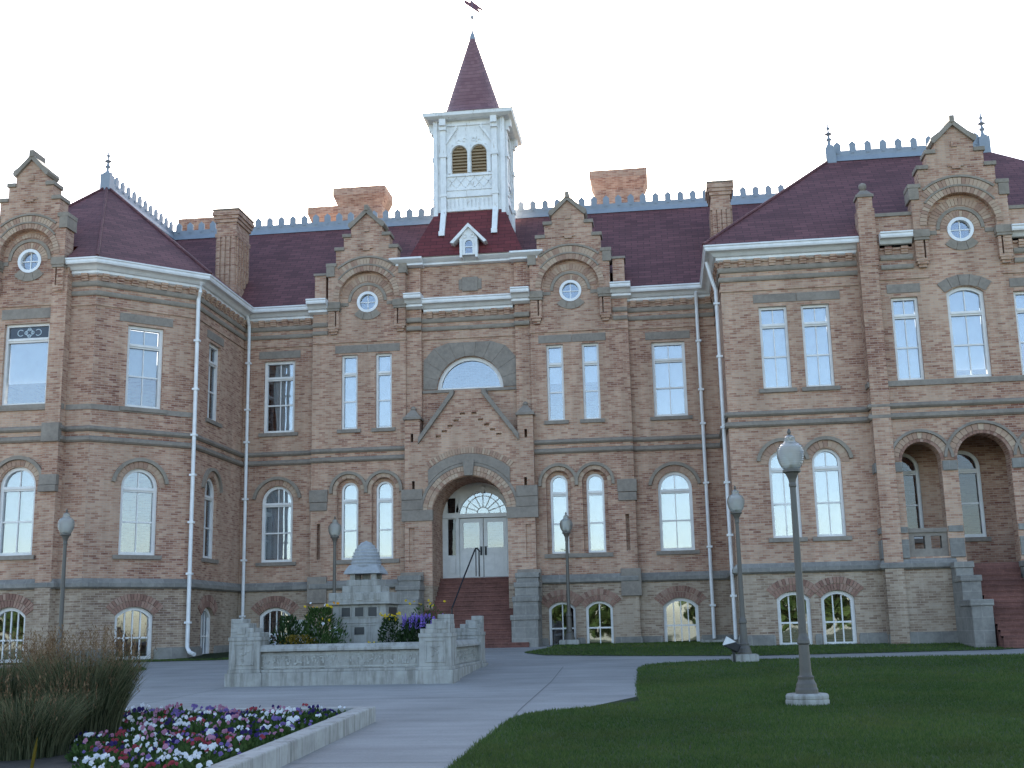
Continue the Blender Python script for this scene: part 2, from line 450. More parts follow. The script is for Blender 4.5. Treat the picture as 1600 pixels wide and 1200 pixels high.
def arch_pts(c, z0, z1, hw, rise, n=14):
    """closed outline: bottom z0, crown z1, half-width hw, segmental rise"""
    if rise <= 1e-4: return [(c-hw,z0),(c+hw,z0),(c+hw,z1),(c-hw,z1)]
    Rr = (hw*hw+rise*rise)/(2*rise); cz = z1-Rr; a = math.asin(min(1, hw/Rr))
    if rise > hw: a = math.pi-a
    pts = [(c-hw,z0),(c+hw,z0)]
    for i in range(n+1):
        t = a-2*a*i/n
        pts.append((c+Rr*math.sin(t), cz+Rr*math.cos(t)))
    if abs(pts[2][1]-z0) < 1e-4: pts = pts[2:]               # half-round: no jambs
    return pts
def circle_pts(c, z, r, n=24): return [(c+r*math.cos(2*math.pi*i/n), z+r*math.sin(2*math.pi*i/n)) for i in range(n)]

def window(fr, c, z0, z1, hw, rise=0., fw=.095, transom=None, rail=None, muntin=1, bars=0, recess=.10, blind=None, sill=.1,
           glass='glass', barw=.028, label=None, curtain=None, shadebar=False):
    q = MB()
    out = arch_pts(c, z0, z1, hw, rise); r2 = rise*(hw-fw)/hw if rise < hw-1e-6 else hw-fw
    if rise > 0 and abs((z1-rise)-z0) < 1e-3: inn = arch_pts(c, z0+fw*.6, z1-fw, hw-fw, z1-fw-(z0+fw*.6))
    else: inn = arch_pts(c, z0+fw*.9, z1-fw, hw-fw, r2)
    q.prism(fr, out, [inn], -recess, -recess-.14)
    top = z1-fw-.005
    def ztop(s):
        if rise <= 0: return top
        Rr = ((hw-fw)**2+r2*r2)/(2*r2); x = abs(s-c)
        return (z1-fw)-Rr+math.sqrt(max(Rr*Rr-x*x, 0))
    i0, i1 = c-hw+fw-.004, c+hw-fw+.004
    if transom:
        q.fbox(fr, i0, i1, -recess-.012, -recess-.13, transom-.065, transom+.065)
        q.fbox(fr, i0, i1, -recess+.02, -recess-.02, transom-.015, transom+.03)
    if rail: q.fbox(fr, i0, i1, -recess-.045, -recess-.11, rail-.024, rail+.024)
    xs = []
    if muntin: xs = [c-hw+fw+(2*hw-2*fw)*(k+1)/(muntin+1) for k in range(muntin)]
    if bars: xs = [c-hw+fw+(2*hw-2*fw)*(k+1)/(bars+1) for k in range(bars)]
    for x in xs: q.fbox(fr, x-barw/2, x+barw/2, -recess-.05, -recess-.105, z0+fw*.8, ztop(x)+.01)
    W = q.build('window', M['frame'], B)
    if label: W['label'] = label
    p = MB(); p.prism(fr, inn, (), -recess-.075, -recess-.081); p.build('pane', M[glass], W)
    if blind is not None:
        lo = z0+(z1-z0)*(1-blind)
        bl = [(s, max(z, lo)) for s, z in inn]
        bl2 = [bl[0]]
        for a in bl[1:]:
            if math.dist(a, bl2[-1]) > 1e-4: bl2.append(a)
        b = MB(); b.prism(fr, bl2, (), -recess-.16, -recess-.17); b.build('blind', M['blind'], W)
    if curtain:
        b = MB(); a0, a1 = curtain; n = 8; x0 = c-hw+fw; L = 2*hw-2*fw
        edge = [(x0+L*(a0+.05*math.sin(i*.8+1)-.06*(i/n)), z0+.06+(z1-fw-z0-.06)*i/n) for i in range(n+1)]
        b.prism(fr, [(x0+L*a1, z0+.06)]+[(x0+L*a1, z1-fw)]+edge[::-1], (), -recess-.17, -recess-.18); b.build('curtain', M['blind'], W)
    if sill:
        s_ = MB(); s_.fbox(fr, c-hw-sill, c+hw+sill, .07, -recess-.1, z0-.12, z0-.003); s_.build('sill', M['stone'], W)
    return W
def part(name, mb, mat, parent=B, **kw): return mb.build(name, M[mat], parent, **kw)

HJ = [0, 0]
def hood(fr, c, zc, r, tan=.16, st=.10, a0=8, a1=172, n=15):
    HJ[0] += 1; e = .007*(HJ[0] % 2)
    q = MB(); q.wedges(fr, (c, zc), r+.03, r+.03+tan, a0-8, a1+8, n, .018+e, -.1); part('brick_arch', q, 'vous')
    q = MB(); q.ring(fr, (c, zc), r+.04+tan, r+.04+tan+st, a0, a1, .085+e, -.05); part('hood_mould', q, 'stone_warm')
def cellar_arch(fr, c, hw=.53, z1=1.46, rise=.25):
    HJ[1] += 1; e = .010*(HJ[1] % 2)
    Rr = (hw*hw+rise*rise)/(2*rise); cz = z1-Rr; a = math.degrees(math.asin(hw/Rr))
    q = MB()
    q.wedges(fr, (c, cz), Rr+.012, Rr+.185, 90-a, 90+a, int(hw*2/.075)+2, .018+e, -.1, gap=.014)
    q.wedges(fr, (c, cz), Rr+.20, Rr+.375, 90-a, 90+a, int(hw*2/.07)+4, .022+e, -.1, gap=.014)
    part('cellar_arch', q, 'vous_red')
def lintel(fr, s0, s1, z0=9.74, z1=10.0, split=False):
    q = MB()
    if split: mid = (s0+s1)/2; q.fbox(fr, s0, mid-.006, .022, -.2, z0, z1); q.fbox(fr, mid+.006, s1, .024, -.2, z0, z1)
    else: q.fbox(fr, s0, s1, .022, -.2, z0, z1)
    part('lintel', q, 'stone', bevel=.008)

# --- openings
Z2a, Z2b = 7.2, 9.66          # second-floor windows
Z1a, Z1b = 2.92, 5.42         # first-floor windows
holesC = []
for c in (-6.5, 6.52):
    holesC += [arch_pts(c, Z2a, Z2b, .535), ] if False else [arch_pts(c, Z2a, Z2b, .535, 0)]
    holesC += [arch_pts(c, Z1a, Z1b, .535, .535), arch_pts(c, -.05, 1.46, .54, .25)]
NARROW = (-4.03, -2.865, 2.84, 4.0)
for c in NARROW:
    holesC += [arch_pts(c, 7.18, 9.70, .275, 0), arch_pts(c, 2.92, 5.55, .40, .40), arch_pts(c, -.05, 1.42, .42, .2)]
holesC += [arch_pts(0, 8.40, 9.50, 1.11, 1.10)]
holesC += [arch_pts(0, -.55, 5.49, 1.24, 1.24, 24)]
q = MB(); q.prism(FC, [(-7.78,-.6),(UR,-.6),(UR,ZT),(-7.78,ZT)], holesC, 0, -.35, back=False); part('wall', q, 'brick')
# --- gable bays (proud of the wall) on the centre block
GL, GR, GLW, GRW = -3.42, 3.42, -12.0, 14.88
def bay(s0, s1, gc):
    hs = []
    for c in NARROW:
        if s0 < c < s1: hs += [arch_pts(c, 7.18, 9.70, .275, 0), arch_pts(c, 2.92, 5.55, .40, .40), arch_pts(c, -.05, 1.42, .42, .2)]
    hs.append(circle_pts(gc, 11.5, .36))
    e = s0+.27 if gc < 0 else s1-.27
    hs.append([(e-.06,2.95),(e+.06,2.95),(e+.06,4.1),(e-.06,4.1)])
    q = MB(); q.prism(FC, [(s0,-.6),(s1,-.6),(s1,11.3),(gc+1.05,11.3),(gc+1.05,12.7),(gc-1.05,12.7),(gc-1.05,11.3),(s0,11.3)], hs, .2, -.04, back=False)
    part('wall', q, 'brick')
bay(-5.3, -2.12, GL); bay(2.05, 5.26, GR)
for a, b in ((-2.12, -1.6), (1.55, 2.05)):
    q = MB(); q.fbox(FC, a, b, .12, -.05, -.6, 11.15); part('pilaster', q, 'brick')

def windows_centre():
    window(FC, -6.5, Z2a, Z2b, .535, 0, transom=9.06, rail=8.15, sill=.14, curtain=(.27, 1.))
    window(FC, 6.52, Z2a, Z2b, .535, 0, transom=9.06, rail=8.15, sill=.14, blind=.97)
    for c in (-6.5, 6.52):
        window(FC, c, Z1a, Z1b, .535, .535, transom=4.80, rail=3.87, sill=.14, blind=.95, curtain=None)
        hood(FC, c, Z1b-.535, .535)
        lintel(FC, c-.72, c+.72)
        window(FC, c, .0, 1.46, .54, .25, bars=3, muntin=0, rail=.62, sill=0, blind=None, glass='glass', barw=.035)
        cellar_arch(FC, c)
    fr = frame((0, -.2), (1, 0))
    for i, c in enumerate(NARROW):
        window(fr, c, 7.18, 9.70, .275, 0, transom=9.05, rail=8.13, muntin=0, sill=.12, fw=.07, blind=.95 if i < 2 else .5)
        rr = MB(); rr.prism(fr, arch_pts(c, 2.92, 5.56, .41, .41), [arch_pts(c, 2.925, 5.44, .28, .28)], -.16, -.36)
        part('reveal', rr, 'brick')
        window(fr, c, 2.93, 5.44, .285, .285, transom=4.82, rail=3.87, muntin=0, sill=0, fw=.07, recess=.2, blind=.95)
        hood(fr, c, 5.15, .385, tan=.115, st=.095, a0=-8, a1=188, n=11)
        window(fr, c, .0, 1.42, .42, .2, bars=1, muntin=0, rail=.6, sill=0, barw=.035, fw=.075)
        cellar_arch(fr, c, .42, 1.42, .2)
    for gc in (GL, GR):
        lintel(fr, gc-1.1, gc+1.1, 9.76, 10.02, split=True)
        s_ = MB(); s_.fbox(fr, gc-1.08, gc+1.08, .07, -.1, 2.78, 2.91); part('sill_band', s_, 'stone')
windows_centre()

# --- half-round window over the porch with stone surround
window(FC, 0, 8.40, 9.50, 1.11, 1.10, fw=.12, muntin=0, sill=0, blind=.0 if False else None, recess=.12)
q = MB(); q.wedges(FC, (0, 8.40), 1.115, 1.85, 1, 179, 11, .04, -.15, gap=.008, zmax=9.98, smax=1.56); part('stone_arch', q, 'stone')
q = MB(); q.fbox(FC, -1.58, 1.56, .06, -.1, 8.30, 8.395); part('sill_band', q, 'stone')

# --- stepped gables
def gable(fr, gc, d, right_stub, left_stub, wide=1.):
    """stepped and arched gable; fr = frame whose d=0 is the bay face, slab proud by d"""
    k = wide
    def S(x): return gc+x*k
    fr0 = fr
    fr = lambda s, d_, z: fr0(s, d_, z if z < 11.9 else 11.9+(z-11.9)*.955)
    out = [(S(-1.32),10.58),(S(-.95),10.58),(S(-.95),11.62)]
    arch = [(gc+.95*k*math.cos(t), 11.62+.95*k*math.sin(t)) for t in [math.pi-math.pi*i/20 for i in range(1, 20)]]
    out += arch+[(S(.95),11.62),(S(.95),10.58),(S(1.32),10.58),(S(1.32),12.78),(S(1.06),12.78),(S(1.06),13.36),(S(.79),13.36),(S(.79),13.84),
                 (S(.54),13.84),(S(.54),14.22),(S(0),14.74),(S(-.54),14.22),(S(-.54),13.84),(S(-.79),13.84),(S(-.79),13.36),(S(-1.06),13.36),(S(-1.06),12.78),(S(-1.32),12.78)]
    slots = [[(S(sg*1.06)-.024,10.66),(S(sg*1.06)+.024,10.66),(S(sg*1.06)+.024,11.2),(S(sg*1.06)-.024,11.2)] for sg in (-1, 1)]
    q = MB(); q.prism(fr, out, slots, d, -.32)
    for sg in (-1, 1):
        for j in range(2): q.fbox(fr, S(sg*1.135)-.15+.04*j, S(sg*1.135)+.15-.04*j, d-.05*j-.02, -.05, 10.50-.08*j, 10.58-.08*j+.001)
        for j in range(5):
            z = 10.68+.11*j; q.fbox(fr, S(sg*1.2)-.09, S(sg*1.2)+.09, d+.022, d-.02, z, z+.055)
    q.fbox(fr, gc-.12, gc+.12, d+.06, d-.02, 13.32, 13.39); q.fbox(fr, gc-.22, gc+.22, d+.055, d-.02, 13.39, 13.46); q.fbox(fr, gc-.08, gc+.08, d+.05, d-.02, 14.02, 14.2)
    G = part('gable', q, 'brick')
    v = MB()
    v.wedges(fr, (gc, 11.62), .955*k, 1.14*k, 0, 180, 30, d+.03, d-.1)
    v.wedges(fr, (gc, 11.62), 1.21*k, 1.42*k, 42, 138, 20, d+.02, d-.1)
    v.build('brick_arch', M['vous'], G)
    s_ = MB()
    s_.ring(fr, (gc, 11.62), 1.145*k, 1.20*k, 35, 145, d+.05, d-.1)
    s_.ring(fr, (gc, 11.62), 1.43*k, 1.50*k, 48, 132, d+.05, d-.1)
    for sg in (-1, 1):
        def bx(a, b, z0, z1, e=.06):
            a, b = sorted((sg*a, sg*b)); s_.fbox(fr, S(a), S(b), d+e, -.36, z0, z1)
        bx(.53, .84, 13.84, 13.97); bx(.77, 1.11, 13.36, 13.49); bx(1.03, 1.40, 12.78, 12.91)
        bx(1.10, 1.385, 12.42, 12.78, .05)                     # kneeler
        bx(.90, 1.37, 11.27, 11.5, .07); bx(.92, 1.34, 11.19, 11.27, .05)
        # raking coping
        a_ = [(S(sg*.54), 14.16), (S(0), 14.70), (S(0), 14.90), (S(sg*.40), 14.50), (S(sg*.62), 14.345), (S(sg*.64), 14.25), (S(sg*.58), 14.16)]
        s_.prism(fr, a_, (), d+.09+.004*(sg > 0), -.40)
    s_.fbox(fr, gc-.07, gc+.07, d+.12, -.42, 14.78, 15.0)
    s_.build('coping', M['stone_warm'], G, bevel=.012)
    # niche: rings round the oculus, on the bay face
    v = MB(); v.wedges(fr, (gc, 11.5), .375, .56, -5, 185, 18, .015, -.1); v.wedges(fr, (gc, 11.56), .67, .90*k, 8, 172, 22, .02, -.1)
    v.build('brick_arch', M['vous'], G)
    s_ = MB(); s_.ring(fr, (gc, 11.52), .57, .665, 0, 180, .035, -.1)
    s_.wedges(fr, (gc, 11.5), .38, .62, 222, 318, 3, .03, -.1)
    s_.fbox(fr, S(-.94), gc-.66, .03, -.05, 11.38, 11.5); s_.fbox(fr, gc+.66, S(.94), .03, -.05, 11.38, 11.5)
    s_.build('stone_ring', M['stone_warm'], G)
    # oculus
    w_ = MB(); w_.prism(fr, circle_pts(gc, 11.5, .365), [circle_pts(gc, 11.5, .275)], .03, -.16)
    w_.fbox(fr, gc-.014, gc+.014, -.06, -.1, 11.2, 11.8); w_.fbox(fr, gc-.29, gc+.29, -.055, -.105, 11.486, 11.514)
    W = w_.build('round_window', M['white'], B)
    p = MB(); p.prism(fr, circle_pts(gc, 11.5, .29), (), -.08, -.09); p.build('pane', M['glass'], W)
    # little cross roof behind
    r_ = MB()
    zr, ze, hw = 13.75, 12.2, 1.15*k
    P = [fr(gc-hw, -.25, ze), fr(gc+hw, -.25, ze), fr(gc, -.25, zr), fr(gc-hw, -2.6, ze), fr(gc+hw, -2.6, ze), fr(gc, -2.6, zr)]
    r_.mesh(P, [(0,2,5,3),(2,1,4,5),(0,1,2),(3,5,4)]); part('gable_roof', r_, 'shingle_red')
    for sg, on in ((-1, left_stub), (1, right_stub)):
        if on:
            q = MB(); a, b = sorted((gc+sg*1.42, gc+sg*1.80)); q.fbox(fr, a, b, .1, -.5, 11.4, 12.5); G2 = part('parapet_stub', q, 'brick')
            s_ = MB(); s_.fbox(fr, a-.04, b+.04, .15, -.54, 12.5, 12.58); s_.build('cap', M['stone'], G2)
fbay = frame((0, -.2), (1, 0))
gable(fbay, GL, .16, False, True); gable(fbay, GR, .16, True, False)
gable(FB, GLW, .18, False, False, .88); gable(FG, GRW, .18, False, False)

# --- cornices, bands, string courses
CORN = [(0,11.02),(.10,11.08),(.10,11.15),(.17,11.17),(.24,11.24),(.29,11.27),(.40,11.29),(.42,11.34),(.42,11.40),(.45,11.42),(.45,11.46),(-.2,11.47),(-.2,11.02)]
def cornice(path, dz=0., do=0.):
    q = MB(); q.sweep(path, [(o+do if o > 0 else o, z) for o, z in CORN], z0=dz); part('cornice', q, 'white')
cornice([(-7.75, 0), (-5.25, 0)]); cornice([(5.2, 0), (UR, 0)])
cornice([(-5.42, -.2), (-4.74, -.2)], .12, .06); cornice([(4.74, -.2), (5.4, -.2)], .12, .06)
cornice([(-2.1, -.2), (-1.52, -.2)], .14, .04); cornice([(1.47, -.2), (2.08, -.2)], .14, .04)
cornice([(-1.53, 0), (1.48, 0)], .0)
cornice([(-10.9, -6.26), C2, C1, (C1[0], 0)]); cornice([(UR, 0), (UR, -3.9), (12.05, -3.9)])
cornice([(12.6, -4.28), (13.5, -4.28)], 0, -.1); cornice([(16.2, -4.28), (17.2, -4.28)], 0, -.1)
cornice([(17.8, -3.9), (21.8, -3.9)])
cornice([(-16.3, -4.16), (-14.0, -6.26), (-13.1, -6.26)])
def bandset(path, bay_=False, gaps=True):
    s_ = MB()
    for z0, z1 in ((10.70, 10.85), (10.42, 10.56)): s_.sweep(path, [(-.05,z0),(.04,z0),(.06,z0+.04),(.06,z1-.04),(.04,z1),(-.05,z1)])
    part('stone_band', s_, 'stone_warm')
def string(path):
    s_ = MB()
    for z0, z1 in ((6.41, 6.56), (6.10, 6.27)): s_.sweep(path, [(-.05,z0),(.05,z0),(.10,z0+.05),(.10,z1-.04),(.04,z1),(-.05,z1)])
    part('string_course', s_, 'stone')
def watertable(path):
    s_ = MB(); s_.sweep(path, [(-.05,1.97),(.05,1.97),(.12,2.02),(.12,2.13),(.0,2.26),(-.05,2.26)]); part('water_table', s_, 'stone_block')
def thin(path):
    s_ = MB(); s_.sweep(path, [(-.05,10.12),(.04,10.12),(.04,10.19),(-.05,10.19)]); part('brick_ledge', s_, 'brick')
LW = [(-10.78, -6.26), C2, C1, (C1[0], 0)]
RW = [(UR, 0), (UR, -3.9), (12.05, -3.9)]
CPL = [(-7.75, 0), (-5.3, 0)]; CPR = [(5.26, 0), (UR, 0)]
BL, BR = [(-5.3, -.2), (-2.1, -.2)], [(2.05, -.2), (5.26, -.2)]
GB = [(12.0, -3.9), (12.0, -4.28), (17.8, -4.28), (17.8, -3.9), (21.7, -3.9)]
LB = [(-16.3, -4.16), (-14.0, -6.26), (-13.25, -6.26), (-13.25, -6.5), (-10.75, -6.5), (-10.75, -6.26)]
for pth in (LW, RW, CPL, CPR): bandset(pth); thin(pth)
bandset([(-5.3, -.2), (-4.78, -.2)]); bandset([(-2.08, -.2), (-1.58, -.2)]); bandset([(1.53, -.2), (2.04, -.2)]); bandset([(4.78, -.2), (5.26, -.2)]); bandset([(-1.6, 0), (1.55, 0)])
bandset([(12.6, -4.28), (13.5, -4.28)]); bandset([(16.25, -4.28), (17.2, -4.28)])
for pth in (BL, BR, [(12.05, -4.28), (13.9, -4.28)], [(15.9, -4.28), (17.8, -4.28)], [(-1.6, 0), (1.55, 0)], [(-13.25, -6.5), (-10.75, -6.5)]): thin(pth)
for pth in (LW, RW, CPL, CPR, BL, BR, GB, LB): string(pth); 
for pth in (LW, RW, CPL, CPR, BL, BR, LB, [(12.0, -3.9), (12.0, -4.28), (13.9, -4.28)], [(15.9, -4.28), (17.8, -4.28), (17.8, -3.9), (21.7, -3.9)]): watertable(pth)
def dentils(fr, s0, s1, dz=0.):
    q = MB()
    n = max(1, int((s1-s0)/.40))
    for i in range(n):
        s = s0+(s1-s0)*(i+.5)/n
        for j in range(3): q.fbox(fr, s-.095, s+.095, .07+.035*j, -.05, 10.86+.07*j+dz, 10.93+.07*j+dz+.003*(j < 2))
    q.fbox(fr, s0, s1, .045, -.05, 11.0+dz, 11.06+dz)
    part('corbel_table', q, 'brick')
dentils(FC, -7.75, -5.3); dentils(FC, 5.26, UR); dentils(FC, -1.55, 1.5); dentils(F2, -10.7, -10.0); dentils(FK, 0, LK); dentils(FR_L, 0, LR_L)
dentils(FW, UR, 12.0); dentils(FR_R, 0, LR_R); dentils(FG, 12.6, 13.5); dentils(FG, 16.25, 17.2)

# --- attic over the entrance
q = MB(); q.prism(FC, [(-2.2,11.3),(2.15,11.3),(2.15,12.65),(-2.2,12.65)], (), .02, -2.4)
for a, b in ((-2.16, -1.62), (1.55, 2.1)): q.fbox(FC, a, b, .14, -.02, 11.4, 12.6)
part('attic_wall', q, 'brick')
q = MB(); q.fbox(FC, -.34, .44, .05, -.02, 11.78, 12.16); q.fbox(FC, -.22, .32, .09, .03, 11.72, 12.22); part('carved_plaque', q, 'stone', bevel=.04)
def cornice2(path, z, do=0.):
    q = MB(); q.sweep(path, [(0,z),(.14+do,z+.03),(.14+do,z+.09),(.24+do,z+.14),(.33+do,z+.2),(.33+do,z+.26),(-.3,z+.27),(-.3,z)]); part('cornice', q, 'white')
cornice2([(-2.2, 1.8), (-2.2, -.15), (-1.5, -.15)], 12.62, .08); cornice2([(-1.52, -.02), (1.48, -.02)], 12.66); cornice2([(1.46, -.15), (2.15, -.15), (2.15, 1.8)], 12.62, .08)

# --- corbel blocks, pilaster stones on the centre block
for sg in (-1, 1):
    s_ = MB()
    for a, b, z0, z1, d in ((4.72, 5.34, 4.80, 5.20, .24), (4.74, 5.32, 4.52, 4.79, .22), (4.72, 5.36, 1.55, 2.4, .26)):
        a, b = sorted((sg*a, sg*b)); s_.fbox(FC, a-.01, b-.01, d+.03, .0, z0, z1)
    part('stone_block', s_, 'stone', bevel=.015)
# foundations
s_ = MB()
def found(fr, ivs, d=.07, z1=.26):
    for a, b in ivs:
        s_ = MB(); s_.fbox(fr, a, b, d, -.1, -.7, z1); s_.fbox(fr, a+.02, b-.02, d-.03, -.1, z1, z1+.05); part('foundation', s_, 'stone_block')
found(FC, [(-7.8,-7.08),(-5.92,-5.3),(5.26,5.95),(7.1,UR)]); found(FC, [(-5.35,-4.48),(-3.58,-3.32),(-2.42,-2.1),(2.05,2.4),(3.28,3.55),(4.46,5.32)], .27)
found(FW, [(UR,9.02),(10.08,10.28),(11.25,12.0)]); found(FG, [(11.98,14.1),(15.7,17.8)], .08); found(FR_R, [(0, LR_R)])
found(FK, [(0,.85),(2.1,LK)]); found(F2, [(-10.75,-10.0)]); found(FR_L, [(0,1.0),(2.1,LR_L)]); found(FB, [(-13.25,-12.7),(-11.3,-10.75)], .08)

# ------------------------------------------------------------------ entrance porch
fp = frame((0, -.5), (1, 0))
def porch():
    hs = [arch_pts(0, -.55, 5.47, 1.22, 1.22, 26)]
    for sg in (-1, 1):
        hs.append([(sg*1.82-.045, 5.05), (sg*1.82+.045, 5.05), (sg*1.82+.045, 5.35), (sg*1.82-.045, 5.35)])
        hs.append([(sg*1.86-.045, 6.62), (sg*1.86+.045, 6.62), (sg*1.86+.045, 6.9), (sg*1.86-.045, 6.9)])
        hs.append([(sg*1.88-.09, 2.75), (sg*1.88+.09, 2.75), (sg*1.88+.09, 3.85), (sg*1.88-.09, 3.85)])
    for s0, z0 in ((.19, 7.45), (.40, 7.23), (.60, 7.06), (.79, 6.89), (.99, 6.73)):
        for sg in (-1, 1): hs.append([(sg*s0-.085, z0), (sg*s0+.085, z0), (sg*s0+.085, z0+.075), (sg*s0-.085, z0+.075)])
    q = MB(); q.prism(fp, [(-2.1,-.6),(2.1,-.6),(2.1,7.36),(1.6,7.36),(1.6,6.62),(.44,8.16),(.44,8.28),(-.44,8.28),(-.44,8.16),(-1.6,6.62),(-1.6,7.36),(-2.1,7.36)], hs, 0, -.55, back=False)
    for sg in (-1, 1):
        x0, x1 = sorted((sg*1.70, sg*2.06)); q.fbox(fp, x0, x1, -.07, -.45, 2.6, 4.0)
    q.prism(fp, [(-1.3,6.55),(1.3,6.55),(.44,7.9),(-.44,7.9)], (), -.11, -.45)
    P = part('porch', q, 'brick')
    # passage lining back to the doors
    a = arch_pts(0, -.6, 5.45, 1.21, 1.21, 26); b = arch_pts(0, -.62, 5.6, 1.36, 1.36, 26)
    q = MB(); q.prism(fp, b, [a], -.04, -1.9); q.build('passage', M['brick'], P)
    v = MB()
    for r0, r1, n_, e_ in ((1.23, 1.365, 17, .02), (1.375, 1.525, 18, .035)):
        v.wedges(fp, (0, 4.25), r0, r1, 0, 84, n_, e_, -.1); v.wedges(fp, (0, 4.25), r0, r1, 96, 180, n_, e_, -.1)
    v.wedges(fp, (0, 4.12), 2.05+.02, 2.26, 50, 130, 34, .03, -.1)
    v.build('brick_arch', M['vous'], P)
    s_ = MB()
    s_.ring(fp, (0, 4.25), 1.535, 1.63, 0, 180, .045, -.1, 30)
    # big segmental grey hood: lower edge the ring, upper edge a flatter arc, cut square at the sides
    A = [R(36+108*i/24) for i in range(25)]
    lo = [(1.635*math.cos(a_), 4.25+1.635*math.sin(a_)) for a_ in A]
    up = []
    for i in range(25):
        s = 1.33-2.66*i/24; up.append((s, 4.12+math.sqrt(2.05**2-s*s)))
    s_.prism(fp, lo+up[::-1], (), .06, -.1)
    s_.prism(fp, [(-.13,5.46),(.13,5.46),(.19,5.95),(-.19,5.95)], (), .13, -.2)
    for sg in (-1, 1):
        for a_, b_, z0, z1, d in ((1.52, 2.2, 4.74, 5.08, .08), (1.5, 2.2, 4.42, 4.73, .06), (1.19, 2.2, 4.06, 4.41, .05),
                                  (1.5, 2.24, 2.10, 2.44, .08), (1.48, 2.26, 1.6, 2.09, .1)):
            x0, x1 = sorted((sg*a_, sg*b_)); s_.fbox(fp, x0, x1, d, -.12, z0, z1)
        # raking coping, short vertical return at the top
        x0 = sg*1.64
        s_.prism(fp, [(x0,6.54),(sg*.46,8.12),(sg*.46,8.28),(sg*.60,8.28),(sg*.60,8.16),(sg*1.64,6.76)], (), .12, -.5)
    s_.build('stone_dressing', M['stone'], P, bevel=.012)
    for sg in (-1, 1):
        c = (sg*1.85, -.28)
        s_ = MB(); s_.frustum(c, .30, 7.36, .30, 7.44); s_.frustum(c, .27, 7.44, .07, 7.70); s_.lathe([(.05,7.68),(.09,7.74),(.085,7.79),(.02,7.84)], (*c, 0), 10)
        s_.build('pier_cap', M['stone'], P)
    # timber screen and doors
    fd = frame((.16, 1.3), (1, 0)); wd = M['door_paint']
    q = MB()
    full = arch_pts(-.16, 2.3, 5.45, 1.21, 1.21, 26)
    cut = [arch_pts(.02 if False else 0, 2.32, 4.28, .80, 0)]
    fan = arch_pts(0, 4.42, 5.12, .80, .70, 18)
    side = [[(s_-h_,z0),(s_+h_,z0),(s_+h_,z1),(s_-h_,z1)] for s_, h_, z0, z1 in ((-1.06, .13, 3.05, 4.25), (-1.06, .13, 4.45, 4.95), (.965, .045, 3.05, 4.25), (.965, .045, 4.45, 4.7))]
    q.prism(fd, full, cut+[fan]+side, 0, -.12)
    q.fbox(fd, -1.35, 1.03, .06, -.02, 4.28, 4.40)
    for sg in (-1, 1): q.fbox(fd, sg*.86-.045, sg*.86+.045, .05, -.02, 2.32, 4.95); q.fbox(fd, sg*1.04-.10, sg*1.04+.05+.05*(sg < 0), .03, -.02, 2.45, 2.95)
    q.ring(fd, (0, 4.37), .80, .92, 6, 174, .05, -.02)
    q.fbox(fd, -.07, .07, .07, -.02, 5.1, 5.32)
    SCR = q.build('door_screen', wd, P)
    bars = MB()
    for i in range(1, 8):
        t = math.pi*i/8; s0, z0 = .2*math.cos(t), 4.42+.2*math.sin(t); s1, z1 = .80*math.cos(t), 4.42+.70*math.sin(t)
        nx, nz = -(z1-z0), s1-s0; L = math.hypot(nx, nz); nx, nz = nx/L*.012, nz/L*.012
        bars.prism(fd, [(s0-nx,z0-nz),(s1-nx,z1-nz),(s1+nx,z1+nz),(s0+nx,z0+nz)], (), -.03, -.08)
    bars.ring(fd, (0, 4.42), .19, .215, 0, 180, -.03, -.08); bars.ring(fd, (0, 4.42), .57, .592, 0, 180, -.03, -.08)
    FN = bars.build('fanlight', wd, P)
    p = MB(); p.prism(fd, fan, (), -.06, -.07); p.build('pane', M['glass'], FN)
    p = MB()
    for sd_ in side: p.prism(fd, sd_, (), -.06, -.07)
    p.build('side_light', M['glass_dark'], P)
    for sg in (-1, 1):
        d = MB(); s0, s1 = sorted((sg*.012, sg*.79))
        g0, g1 = s0+.12, s1-.12
        d.prism(fd, [(s0,2.33),(s1,2.33),(s1,4.26),(s0,4.26)], [[(g0,3.28),(g1,3.28),(g1,4.12),(g0,4.12)]], -.03, -.08)
        m0 = (g0+g1)/2
        for a_, b_ in ((g0, m0-.03), (m0+.03, g1)): d.fbox(fd, a_, b_, -.015, -.04, 2.48, 3.1)
        D_ = d.build('door', wd, P)
        p = MB(); p.prism(fd, [(g0,3.28),(g1,3.28),(g1,4.12),(g0,4.12)], (), -.05, -.056); p.build('pane', M['glass_door'], D_)
        h = MB(); x = sg*.075; h.fbox(fd, x-.035, x+.035, -.005, -.035, 3.03, 3.32); h.tube([fd(x, .05, 3.08), fd(x, .07, 3.17), fd(x, .05, 3.27)], .012); h.build('handle', M['black'], D_)
    # interior back board so the hall behind the doors is dark
    return P
porch()
